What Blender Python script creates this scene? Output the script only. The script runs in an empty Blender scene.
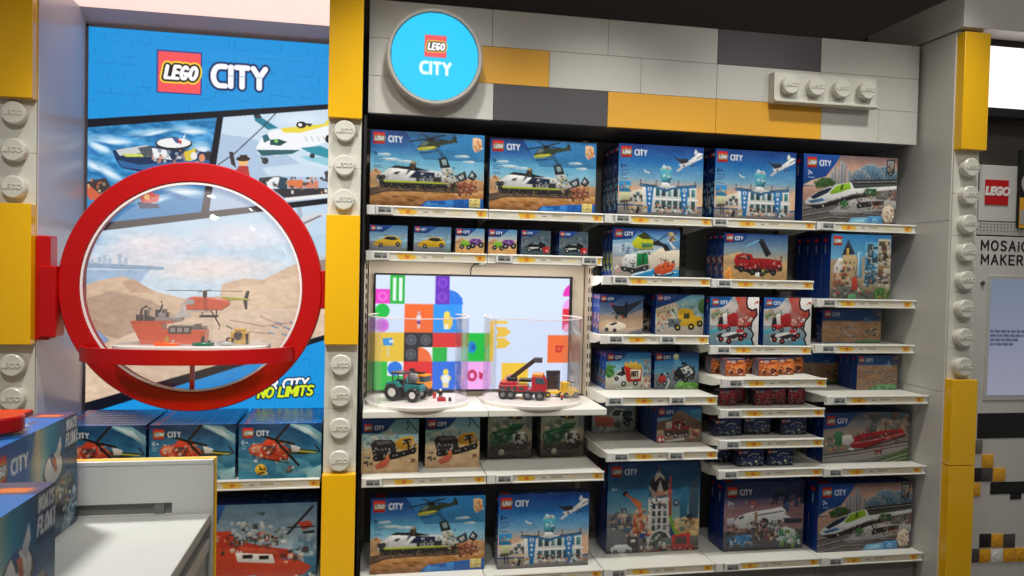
import bpy, bmesh, math, random
import numpy as np
from mathutils import Vector, Matrix
sc = bpy.context.scene
COL = sc.collection
PI = math.pi

# ------------------------------------------------------------------ camera
FPX = 760.0
CAMP = np.array([0.0, -3.9, 1.6])
_th, _p, _r = np.radians([10.67, 1.394, 1.298])
_F = np.array([np.sin(_th)*np.cos(_p), np.cos(_th)*np.cos(_p), -np.sin(_p)])
_r0 = np.array([np.cos(_th), -np.sin(_th), 0.0]); _u0 = np.cross(_r0, _F)
_R = np.cos(_r)*_r0 + np.sin(_r)*_u0
_D = -np.sin(_r)*_r0 + np.cos(_r)*_u0
cd = bpy.data.cameras.new('camera'); cam = bpy.data.objects.new('camera', cd); COL.objects.link(cam)
cd.sensor_width = 36; cd.lens = 36*FPX/1024; cd.clip_start = 0.05; cd.clip_end = 60
U = -np.cross(_R, _F) if np.cross(_R, _F)[2] < 0 else np.cross(_R, _F)
M = Matrix.Identity(4)
for i in range(3):
    M[i][0] = _R[i]; M[i][1] = U[i]; M[i][2] = -_F[i]; M[i][3] = CAMP[i]
cam.matrix_world = M
sc.camera = cam
_D = -U

def at(px, py, Y):          # the point of the vertical plane at depth Y seen at that spot of the photograph
    d = _F + _R*(px-512)/FPX + _D*(py-288)/FPX
    return CAMP + d*((Y-CAMP[1])/d[1])
def X_(px, py, Y): return float(at(px, py, Y)[0])
def Z_(px, py, Y): return float(at(px, py, Y)[2])
def atz(px, py, Z):
    d = _F + _R*(px-512)/FPX + _D*(py-288)/FPX
    return CAMP + d*((Z-CAMP[2])/d[2])

# ------------------------------------------------------------------ exposure, world, lights
sc.view_settings.view_transform = 'Standard'; sc.view_settings.look = 'None'
sc.view_settings.gamma = 1.0; sc.view_settings.use_curve_mapping = False
sc.view_settings.exposure = 0.0
w = bpy.data.worlds.new('store'); sc.world = w; w.use_nodes = True
bg = w.node_tree.nodes['Background']; bg.inputs[0].default_value = (1.0, .97, .92, 1); bg.inputs[1].default_value = 0.16
FLOOR_Z, CEIL_Z = -0.17, 3.75
def spot(name, loc, tgt, power, ang, blend=.6, size=.08, col=(1, .975, .915)):
    l = bpy.data.lights.new(name, 'SPOT'); l.energy = power; l.spot_size = math.radians(ang); l.spot_blend = blend
    l.shadow_soft_size = size; l.color = col
    o = bpy.data.objects.new(name, l); COL.objects.link(o); o.location = loc
    o.rotation_euler = (Vector(tgt)-Vector(loc)).to_track_quat('-Z', 'Y').to_euler()
def area(name, loc, tgt, power, sx, sy, col=(1, .96, .90)):
    l = bpy.data.lights.new(name, 'AREA'); l.shape = 'RECTANGLE'; l.size = sx; l.size_y = sy; l.energy = power; l.color = col
    o = bpy.data.objects.new(name, l); COL.objects.link(o); o.location = loc
    o.rotation_euler = (Vector(tgt)-Vector(loc)).to_track_quat('-Z', 'Y').to_euler()
for x_, p_ in ((0.25, 118), (1.15, 104), (2.05, 96), (2.85, 84)): spot('track_spot', (x_, -1.0, 3.65), (x_+.05, -.15, 0.9), p_, 74, 1.0)
for x_, p_ in ((-.9, 160), (.5, 100), (1.9, 92)): spot('rear_fill_spot', (x_, -3.1, 3.65), (x_+.1, 0, 1.0), p_, 62, .8, .12)
spot('track_spot', (-1.76, -.8, 3.6), (-.6, -2.2, .93), 420, 60, .6, .22)
spot('rear_fill_spot', (-.3, -3.6, 3.65), (-.75, -2.1, .95), 130, 55, .8, .2)  # fill spot added to brighten the counter
spot('track_spot', (-.85, -1.1, 3.6), (-.85, -.15, 1.0), 190, 62, 1.0)
area('rear_area_fill', (3.4, -2.6, 3.7), (3.5, 0, 1.2), 15, 1.2, .6)  # unseen area fill for the right end
area('shelf_led', (.60, .06, 1.632), (.60, .14, .9), 5.5, 1.16, .03, (1, .93, .86))

# ------------------------------------------------------------------ materials
def lin(c):
    c = np.asarray(c, float)/255.0
    return np.where(c <= .04045, c/12.92, ((c+.055)/1.055)**2.4)
_mats = {}
def mat(name, rgb=(200, 200, 200), rough=.5, metal=0, spec=.5, emit=0, noise=0, coat=0):
    if name in _mats: return _mats[name]
    m = bpy.data.materials.new(name); m.use_nodes = True; nt = m.node_tree; b = nt.nodes['Principled BSDF']
    c = tuple(lin(rgb)) + (1,)
    b.inputs['Base Color'].default_value = c; b.inputs['Roughness'].default_value = rough
    b.inputs['Metallic'].default_value = metal; b.inputs['Specular IOR Level'].default_value = spec
    if coat: b.inputs['Coat Weight'].default_value = coat; b.inputs['Coat Roughness'].default_value = .06
    if emit:
        b.inputs['Emission Color'].default_value = c; b.inputs['Emission Strength'].default_value = emit
    if noise:
        t = nt.nodes.new('ShaderNodeTexNoise'); t.inputs['Scale'].default_value = 9; t.inputs['Detail'].default_value = 5
        tc = nt.nodes.new('ShaderNodeTexCoord'); nt.links.new(tc.outputs['Object'], t.inputs['Vector'])
        r = nt.nodes.new('ShaderNodeMapRange'); r.inputs['To Min'].default_value = 1-noise; r.inputs['To Max'].default_value = 1+noise*.4
        mx = nt.nodes.new('ShaderNodeMix'); mx.data_type = 'RGBA'; mx.blend_type = 'MULTIPLY'; mx.inputs[0].default_value = 1
        mx.inputs[6].default_value = c
        nt.links.new(t.outputs['Fac'], r.inputs['Value']); nt.links.new(r.outputs['Result'], mx.inputs[7])
        nt.links.new(mx.outputs[2], b.inputs['Base Color'])
    _mats[name] = m; return m
def print_mat(name, rough=.32, emit=0, sat=1.0):
    m = bpy.data.materials.new(name); m.use_nodes = True; nt = m.node_tree; b = nt.nodes['Principled BSDF']
    a = nt.nodes.new('ShaderNodeAttribute'); a.attribute_name = 'print'
    b.inputs['Roughness'].default_value = rough
    if emit:
        b.inputs['Base Color'].default_value = (.02, .02, .02, 1); b.inputs['Specular IOR Level'].default_value = .2
        nt.links.new(a.outputs['Color'], b.inputs['Emission Color']); b.inputs['Emission Strength'].default_value = emit
    else:
        nt.links.new(a.outputs['Color'], b.inputs['Base Color'])
    _mats[name] = m; return m
def clear_mat(name, tint=(240, 240, 245), haze=.06, gloss=.05, gmax=.6):
    m = bpy.data.materials.new(name); m.use_nodes = True; nt = m.node_tree; nt.nodes.clear()
    out = nt.nodes.new('ShaderNodeOutputMaterial'); tr = nt.nodes.new('ShaderNodeBsdfTransparent'); gl = nt.nodes.new('ShaderNodeBsdfGlossy')
    df = nt.nodes.new('ShaderNodeBsdfDiffuse'); df.inputs[0].default_value = tuple(lin(tint))+(1,)
    tr.inputs[0].default_value = (.97, .97, .98, 1); gl.inputs['Roughness'].default_value = .03
    lw = nt.nodes.new('ShaderNodeFresnel'); lw.inputs[0].default_value = 1.32
    r = nt.nodes.new('ShaderNodeMapRange'); r.inputs['To Min'].default_value = gloss; r.inputs['To Max'].default_value = gmax
    a = nt.nodes.new('ShaderNodeMixShader'); b = nt.nodes.new('ShaderNodeMixShader'); a.inputs[0].default_value = haze
    L = nt.links.new
    L(tr.outputs[0], a.inputs[1]); L(df.outputs[0], a.inputs[2]); L(lw.outputs[0], r.inputs['Value']); L(r.outputs['Result'], b.inputs[0])
    L(a.outputs[0], b.inputs[1]); L(gl.outputs[0], b.inputs[2]); L(b.outputs[0], out.inputs[0])
    _mats[name] = m; return m
PRINT = print_mat('printed_card', .24)
LIT = print_mat('backlit_print', .45, 1.12)
SCREEN = print_mat('screen_picture', .25, 1.05)
WHITE = mat('white_laminate', (206, 205, 198), .3, noise=.05)
SHELFW = mat('white_shelf_metal', (226, 225, 216), .4, noise=.04)
YEL = mat('yellow_plastic', (246, 190, 16), .16, coat=.3)
STUDW = mat('white_plastic', (212, 211, 200), .3)
GREYP = mat('dark_grey_panel', (74, 72, 76), .4)
YELP = mat('yellow_panel', (232, 170, 40), .4)
RED = mat('red_lacquer', (190, 8, 12), .28)
BLACK = mat('black_metal', (16, 16, 18), .5)
BACK = mat('dark_back_panel', (52, 50, 50), .6)
TAN = mat('beige_back_panel', (196, 184, 166), .55)
CLEAR = clear_mat('clear_acrylic', haze=.018, gloss=.0, gmax=.34)
LENS = clear_mat('reflection_haze_acrylic', (255, 245, 245), haze=.13, gloss=.012)  # diffuse haze stands in for the bright store reflected in the bubble

# ------------------------------------------------------------------ object helpers
def tag(o, label=None, cat=None, group=None, kind=None):
    if label: o['label'] = label
    if cat: o['category'] = cat
    if group: o['group'] = group
    if kind: o['kind'] = kind
    return o
def empty(name, loc, label=None, cat=None, group=None, rz=0):
    o = bpy.data.objects.new(name, None); COL.objects.link(o); o.location = loc; o.rotation_euler = (0, 0, rz); o.empty_display_size = .05
    return tag(o, label, cat, group)
class MB:
    def __init__(s): s.v = []; s.f = []; s.m = []; s.sm = []
    def add(s, V, F, m=0, smooth=False):
        k = len(s.v); s.v += [tuple(map(float, a)) for a in V]
        for f in F: s.f.append([i+k for i in f]); s.m.append(m); s.sm.append(smooth)
        return s
    def box(s, x0, y0, z0, x1, y1, z1, m=0):
        x0, x1 = min(x0, x1), max(x0, x1); y0, y1 = min(y0, y1), max(y0, y1); z0, z1 = min(z0, z1), max(z0, z1)
        V = [(x, y, z) for z in (z0, z1) for y in (y0, y1) for x in (x0, x1)]
        return s.add(V, [(0, 2, 3, 1), (4, 5, 7, 6), (0, 1, 5, 4), (2, 6, 7, 3), (0, 4, 6, 2), (1, 3, 7, 5)], m)
    def prism(s, pts, d0, d1, axis='Y', m=0):       # pts in the plane across axis
        def P(a, b, d): return {'Y': (a, d, b), 'X': (d, a, b), 'Z': (a, b, d)}[axis]
        n = len(pts); ar = sum(pts[i][0]*pts[(i+1) % n][1]-pts[(i+1) % n][0]*pts[i][1] for i in range(n))
        q = list(pts) if ar > 0 else list(pts)[::-1]
        if axis == 'Y': q = q[::-1]
        V = [P(a, b, d0) for a, b in q]+[P(a, b, d1) for a, b in q]
        F = [tuple(range(n))[::-1], tuple(range(n, 2*n))]+[(i, (i+1) % n, n+(i+1) % n, n+i) for i in range(n)]
        return s.add(V, F, m)
    def lathe(s, prof, c=(0, 0, 0), axis='Z', n=32, m=0, smooth=True, a0=0, a1=2*PI):   # prof of (radius, height)
        full = abs(a1-a0-2*PI) < 1e-6; N = n if full else n+1
        V = []
        for i in range(N):
            a = a0+(a1-a0)*i/n; ca, sa = math.cos(a), math.sin(a)
            for r, h in prof:
                p = {'Z': (r*ca, r*sa, h), 'Y': (r*sa, h, r*ca), 'X': (h, r*ca, r*sa)}[axis]
                V.append((p[0]+c[0], p[1]+c[1], p[2]+c[2]))
        k = len(prof); F = []
        for i in range(n):
            for j in range(k-1):
                a, b = i*k+j, ((i+1) % N)*k+j
                F.append((a, b, b+1, a+1))
        return s.add(V, F, m, smooth)
    def cyl(s, c, r, h, axis='Z', n=20, m=0, r2=None, bev=None):
        r2 = r if r2 is None else r2; bev = min(r, h)*.12 if bev is None else bev
        return s.lathe([(0, 0), (r-bev, 0), (r, bev), (r2, h-bev), (r2-bev, h), (0, h)], c, axis, n, m, True)
    def tube(s, pts, r, n=8, m=0):
        P = [Vector(p) for p in pts]; V = []; F = []
        for i, p in enumerate(P):
            t = (P[min(i+1, len(P)-1)]-P[max(i-1, 0)]).normalized()
            u = t.cross(Vector((0, 0, 1))); u = u.normalized() if u.length > 1e-4 else Vector((1, 0, 0)); w_ = t.cross(u)
            for k in range(n):
                a = 2*PI*k/n; V.append(p+u*r*math.cos(a)+w_*r*math.sin(a))
        for i in range(len(P)-1):
            for k in range(n): F.append((i*n+k, i*n+(k+1) % n, (i+1)*n+(k+1) % n, (i+1)*n+k))
        F.append(tuple(range(n))[::-1]); F.append(tuple(range((len(P)-1)*n, len(P)*n)))
        return s.add(V, F, m, True)
    def ball(s, c, r, m=0, sx=1, sy=1, sz=1, n=14):
        k = n//2; pr = [(r*math.sin(PI*i/k), -r*math.cos(PI*i/k)) for i in range(k+1)]
        i0 = len(s.v); s.lathe(pr, (0, 0, 0), 'Z', n, m)
        for i in range(i0, len(s.v)):
            x, y, z = s.v[i]; s.v[i] = (c[0]+x*sx, c[1]+y*sy, c[2]+z*sz)
        return s
    def build(s, name, mats, parent=None, bevel=0, loc=None, seg=2):
        me = bpy.data.meshes.new(name); bm = bmesh.new()
        vs = [bm.verts.new(v) for v in s.v]
        for f, m, sm in zip(s.f, s.m, s.sm):
            try: fa = bm.faces.new([vs[i] for i in f])
            except ValueError: continue
            fa.material_index = m; fa.smooth = sm
        bmesh.ops.remove_doubles(bm, verts=bm.verts, dist=1e-6)
        bmesh.ops.recalc_face_normals(bm, faces=bm.faces)
        if bevel:
            ed = [e for e in bm.edges if len(e.link_faces) == 2 and e.calc_face_angle(0) > .9]
            bmesh.ops.bevel(bm, geom=ed, offset=bevel, segments=seg, affect='EDGES', profile=.5, clamp_overlap=True)
        bm.to_mesh(me); bm.free()
        if any(s.sm): me.set_sharp_from_angle(angle=math.radians(38))
        for m in (mats if isinstance(mats, (list, tuple)) else [mats]): me.materials.append(m)
        o = bpy.data.objects.new(name, me); COL.objects.link(o)
        if parent: o.parent = parent
        if loc: o.location = loc
        return o
def children(o): return [c for c in bpy.data.objects if c.parent == o]
def copy_tree(o, parent=None):
    c = o.copy(); COL.objects.link(c)
    if parent: c.parent = parent
    for ch in children(o): copy_tree(ch, c)
    return c
def letters(name, body, size, m, parent, loc, rot=(PI/2, 0, 0), ext=.002, shear=0, off=0, align='CENTER', bev=0, sp=1.0):
    cu = bpy.data.curves.new('t', 'FONT'); cu.body = body; cu.size = size; cu.extrude = ext; cu.shear = shear; cu.offset = off
    cu.align_x = align; cu.align_y = 'CENTER'; cu.bevel_depth = bev; cu.resolution_u = 4
    cu.space_character = sp; t = bpy.data.objects.new('t', cu); COL.objects.link(t)
    dg = bpy.context.evaluated_depsgraph_get(); me = bpy.data.meshes.new_from_object(t.evaluated_get(dg)); me.name = name
    bpy.data.objects.remove(t); bpy.data.curves.remove(cu)
    me.materials.clear(); me.materials.append(m)
    o = bpy.data.objects.new(name, me); COL.objects.link(o); o.location = loc; o.rotation_euler = rot
    if parent: o.parent = parent
    return o

# ------------------------------------------------------------------ printing: shapes rasterised onto fine vertex grids
_a = lambda c, r, a0, a1, n=10, sx=1: [(c[0]+r*sx*math.cos(math.radians(a0+(a1-a0)*i/n)), c[1]+r*math.sin(math.radians(a0+(a1-a0)*i/n))) for i in range(n+1)]
GL = {'L': (.62, [[(0, 0), (0, 1), (.62, 1)]]), 'E': (.62, [[(.62, 0), (0, 0), (0, 1), (.62, 1)], [(0, .5), (.5, .5)]]),
 'G': (.78, [_a((.4, .5), .5, -50, -300, 12, .8)+[(.78, .56), (.48, .56)]]), 'O': (.8, [_a((.4, .5), .5, 0, 360, 16, .8)]),
 'C': (.74, [[(.74, 0), (.4, 0)]+_a((.4, .5), .5, -90, -270, 10, .8)+[(.4, 1), (.74, 1)]]), 'I': (.0, [[(0, .0), (0, 1)]]),
 'T': (.7, [[(0, 0), (.7, 0)], [(.35, 0), (.35, 1)]]), 'Y': (.76, [[(0, 0), (.38, .48), (.76, 0)], [(.38, .48), (.38, 1)]]),
 'R': (.64, [[(0, 1), (0, 0), (.42, 0), (.62, .14), (.62, .36), (.42, .52), (0, .52)], [(.36, .52), (.66, 1)]]),
 'N': (.68, [[(0, 1), (0, 0), (.68, 1), (.68, 0)]]), 'M': (.86, [[(0, 1), (0, 0), (.43, .7), (.86, 0), (.86, 1)]]),
 'S': (.62, [[(.62, .08), (.4, 0), (.12, .03), (0, .22), (.12, .42), (.5, .55), (.62, .76), (.5, .96), (.22, 1), (0, .9)]]),
 'U': (.68, [[(0, 0), (0, .7), (.15, .95), (.34, 1), (.53, .95), (.68, .7), (.68, 0)]]), 'B': (.62, [[(0, 0), (0, 1), (.45, 1), (.62, .88), (.62, .64), (.45, .5), (0, .5)], [(0, 0), (.4, 0), (.56, .12), (.56, .36), (.45, .5)]]),
 'A': (.76, [[(0, 1), (.38, 0), (.76, 1)], [(.15, .66), (.61, .66)]]), 'F': (.6, [[(.6, 0), (0, 0), (0, 1)], [(0, .5), (.48, .5)]]),
 'K': (.64, [[(0, 0), (0, 1)], [(.6, 0), (.02, .55)], [(.2, .42), (.64, 1)]]), '7': (.6, [[(0, 0), (.6, 0), (.2, 1)]]),
 '6': (.6, [[(.5, 0), (.15, .3), (0, .65)]+_a((.3, .7), .3, 180, -180, 12)]), '4': (.62, [[(.45, 1), (.45, 0), (0, .7), (.62, .7)]]),
 '2': (.58, [[(0, .15), (.15, 0), (.45, 0), (.58, .2), (.5, .45), (0, 1), (.58, 1)]]), '+': (.5, [[(0, .55), (.5, .55)], [(.25, .3), (.25, .8)]]),
 'H': (.64, [[(0, 0), (0, 1)], [(.64, 0), (.64, 1)], [(0, .5), (.64, .5)]]), ' ': (.25, []), '!': (0, [[(0, 0), (0, .65)], [(0, .95), (0, 1)]])}
class Canvas:
    def __init__(s, w, h, cell=.0036, ss=3, base=(20, 60, 130), T=None, seed=1):
        s.w, s.h = w, h; s.nx = max(4, int(round(w/cell)))+1; s.ny = max(4, int(round(h/cell)))+1; s.ss = ss
        s.W, s.H = s.nx*ss, s.ny*ss
        s.a = np.empty((s.H, s.W, 3), np.float32); s.a[:] = base
        s.T = T or (lambda x, y: (x/100.0, y/100.0)); s.rn = random.Random(seed)
        s.k = s.H/100.0; s.asp = h/w; s.shade = 0
    def px(s, pts): return np.array([(lambda q: (q[0]*s.W, q[1]*s.H))(s.T(*p)) for p in pts], float)
    def _mask(s, P):
        x0, y0 = np.floor(P.min(0)).astype(int); x1, y1 = np.ceil(P.max(0)).astype(int)+1
        x0, y0 = max(x0, 0), max(y0, 0); x1, y1 = min(x1, s.W), min(y1, s.H)
        if x1 <= x0 or y1 <= y0: return None
        yy = (np.arange(y0, y1)+.5)[:, None]; xx = (np.arange(x0, x1)+.5)[None, :]
        ins = np.zeros((y1-y0, x1-x0), bool)
        for (ax, ay), (bx, by) in zip(P, np.roll(P, -1, 0)):
            if ay == by: continue
            c = (ay > yy) != (by > yy)
            ins ^= c & (xx < (bx-ax)*(yy-ay)/(by-ay)+ax)
        return (slice(y0, y1), slice(x0, x1)), ins
    def poly(s, pts, col, a=1.0):
        r = s._mask(s.px(pts))
        if r is None: return s
        sl, m = r; v = s.a[sl]; cc = np.asarray(col, np.float32)
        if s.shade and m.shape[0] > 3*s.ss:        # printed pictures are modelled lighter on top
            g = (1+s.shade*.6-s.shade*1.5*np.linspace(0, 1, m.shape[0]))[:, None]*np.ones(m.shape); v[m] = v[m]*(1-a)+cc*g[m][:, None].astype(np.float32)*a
        else: v[m] = v[m]*(1-a)+cc*a
        return s
    def rect(s, x0, y0, x1, y1, col, a=1.0): return s.poly([(x0, y0), (x1, y0), (x1, y1), (x0, y1)], col, a)
    def ell(s, cx, cy, rx, ry, col, a=1.0, rot=0, n=26, a0=0, a1=360):
        t = np.radians(np.linspace(a0, a1, n, endpoint=abs(a1-a0) < 359)); cr, sr = math.cos(math.radians(rot)), math.sin(math.radians(rot))
        return s.poly([(cx+rx*math.cos(q)*cr-ry*math.sin(q)*sr, cy+rx*math.cos(q)*sr+ry*math.sin(q)*cr) for q in t], col, a)
    def soft(s, cx, cy, rx, ry, col, a=1.0, rot=0):
        for k in range(7): q = 1.25-k*.17; s.ell(cx, cy, rx*q, ry*q, col, a*.24, rot)
        return s
    def circ(s, cx, cy, r, col, a=1.0): return s.ell(cx, cy, r*s.asp, r, col, a)
    def line(s, pts, wd, col, a=1.0):      # wd in hundredths of the height
        P = s.px(pts); return s._cap(P, wd*s.k/2, col, a)
    def _cap(s, P, r, col, a=1.0):
        for (ax, ay), (bx, by) in zip(P[:-1], P[1:]):
            x0, x1 = int(max(min(ax, bx)-r-1, 0)), int(min(max(ax, bx)+r+2, s.W)); y0, y1 = int(max(min(ay, by)-r-1, 0)), int(min(max(ay, by)+r+2, s.H))
            if x1 <= x0 or y1 <= y0: continue
            yy = (np.arange(y0, y1)+.5)[:, None]; xx = (np.arange(x0, x1)+.5)[None, :]
            dx, dy = bx-ax, by-ay; L = dx*dx+dy*dy+1e-9
            t = np.clip(((xx-ax)*dx+(yy-ay)*dy)/L, 0, 1); m = (xx-ax-t*dx)**2+(yy-ay-t*dy)**2 <= r*r
            v = s.a[y0:y1, x0:x1]; v[m] = v[m]*(1-a)+np.asarray(col, np.float32)*a
        return s
    def grad(s, x0, y0, x1, y1, stops, horiz=False):
        P = s.px([(x0, y0), (x1, y1)]); ax, ay = np.clip(P[0], 0, [s.W, s.H]).astype(int); bx, by = np.clip(P[1], 0, [s.W, s.H]).astype(int)
        n = (bx-ax) if horiz else (by-ay)
        if n <= 0: return s
        t = np.linspace(0, 1, n); st = [q[0] for q in stops]
        c = np.stack([np.interp(t, st, [q[1][k] for q in stops]) for k in range(3)], -1)
        s.a[ay:by, ax:bx] = c[None, :, :] if horiz else c[:, None, :]
        return s
    def mottle(s, x0, y0, x1, y1, amt=14, size=5):
        P = s.px([(x0, y0), (x1, y1)]); ax, ay = np.clip(P[0], 0, [s.W, s.H]).astype(int); bx, by = np.clip(P[1], 0, [s.W, s.H]).astype(int)
        if bx-ax < 2 or by-ay < 2: return s
        rg = np.random.RandomState(s.rn.randint(0, 9999)); q = max(2, int(size*s.ss))
        g = rg.rand((by-ay)//q+2, (bx-ax)//(q*2)+2)
        yi = np.arange(by-ay)/q; xi = np.arange(bx-ax)/(q*2); y0i = yi.astype(int); x0i = xi.astype(int); fy = (yi-y0i)[:, None]; fx = (xi-x0i)[None, :]
        v = g[y0i][:, x0i]*(1-fy)*(1-fx)+g[y0i+1][:, x0i]*fy*(1-fx)+g[y0i][:, x0i+1]*(1-fy)*fx+g[y0i+1][:, x0i+1]*fy*fx
        s.a[ay:by, ax:bx] += ((v-.5)*2*amt)[:, :, None]
        return s
    def bits(s, x0, y0, x1, y1, n, cols, mn=1.0, mx=3.0):      # small bricks and details
        for _ in range(n):
            x, y = s.rn.uniform(x0, x1), s.rn.uniform(y0, y1); ww, hh = s.rn.uniform(mn, mx)*s.asp, s.rn.uniform(mn, mx); k = s.rn.uniform(-.4, .4)
            s.poly([(x, y), (x+ww, y+k), (x+ww, y+hh+k), (x, y+hh)], s.rn.choice(cols), s.rn.uniform(.55, .95))
        return s
    def text(s, x, y, h, body, col, wt=.2, slant=.0, gap=.2, asp=1.0, out=None, tilt=0.0):
        """body from the left at x, top y, letters h tall (hundredths of the height)"""
        P0 = s.px([(x, y)])[0]; H = h*s.k; cx = 0; segs = []
        for ch in body:
            wdt, st = GL.get(ch, GL[' '])
            for pl in st:
                q = np.array([((cx+u*asp)*H+(1-v)*slant*H, v*H) for u, v in pl]); q[:, 1] += q[:, 0]*tilt; segs.append(q+P0)
            cx += wdt*asp+gap+wt*.9
        for ow, oc in (out or []):
            for q in segs: s._cap(q, (wt/2+ow)*H, oc)
        for q in segs: s._cap(q, wt/2*H, col)
        s.tw = cx*H
        return s
    def brand(s, x, y, sz, city=True, lit=False):     # the red square and the word beside it; sz = side in hundredths of height
        a = s.asp; rd = (236, 84, 88) if lit else (214, 26, 30)
        s.rect(x, y, x+sz*a, y+sz, rd)
        s.text(x+sz*a*.17, y+sz*.36, sz*.29, 'LEGO', (250, 250, 248), .3, .18, -.04, .62, [(.3, (240, 205, 60)), (.16, (30, 20, 20))] if sz*s.k/s.ss > 9 else [(.2, (240, 190, 120))])
        if city: s.text(x+sz*a*1.34, y+sz*.3, sz*.46, 'CITY', (240, 243, 250), .25, 0, .07, .72)
        return s
    def grit(s, amt=9):
        rg = np.random.RandomState(7); q = s.ss
        n = rg.normal(0, 1, (s.ny, s.nx)); n = np.kron(n, np.ones((q, q))); lum = s.a.mean(2)
        s.a += (n*amt*np.clip(lum/160, .35, 1))[..., None]
        return s
    def out(s):
        a = np.clip(s.a, 0, 255).reshape(s.ny, s.ss, s.nx, s.ss, 3).mean((1, 3))
        return lin(a).astype(np.float32)
def grid_faces(nx, ny, k=0):
    i = np.arange((nx-1)*(ny-1)); r, c = i//(nx-1), i % (nx-1); a = k+r*nx+c
    return np.stack([a, a+nx, a+nx+1, a+1], 1)
def print_mesh(name, patches, m):
    """patches: (colour array ny x nx x 3, corner TL, vector along u, vector down v, bulge)"""
    V = []; F = []; C = []; k = 0
    for col, tl, u, v, bulge in patches:
        ny, nx = col.shape[:2]; tl, u, v = map(lambda q: np.array(q, float), (tl, u, v))
        gu, gv = np.meshgrid(np.linspace(0, 1, nx), np.linspace(0, 1, ny))
        nrm = np.cross(v, u); nrm /= np.linalg.norm(nrm)
        P = tl+gu[..., None]*u+gv[..., None]*v+(bulge*np.sin(PI*gu)*np.sin(PI*gv))[..., None]*nrm
        V.append(P.reshape(-1, 3)); C.append(col.reshape(-1, 3)); F.append(grid_faces(nx, ny, k)); k += nx*ny
    V = np.concatenate(V); C = np.concatenate(C); F = np.concatenate(F)
    me = bpy.data.meshes.new(name); me.vertices.add(len(V)); me.vertices.foreach_set('co', V.astype(np.float32).ravel())
    me.loops.add(len(F)*4); me.loops.foreach_set('vertex_index', F.astype(np.int32).ravel())
    me.polygons.add(len(F)); me.polygons.foreach_set('loop_start', (np.arange(len(F))*4).astype(np.int32))
    me.update(calc_edges=True)
    at_ = me.attributes.new('print', 'FLOAT_COLOR', 'POINT'); at_.data.foreach_set('color', np.c_[C, np.ones(len(C))].astype(np.float32).ravel())
    me.materials.append(m); me.validate(); return me

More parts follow.
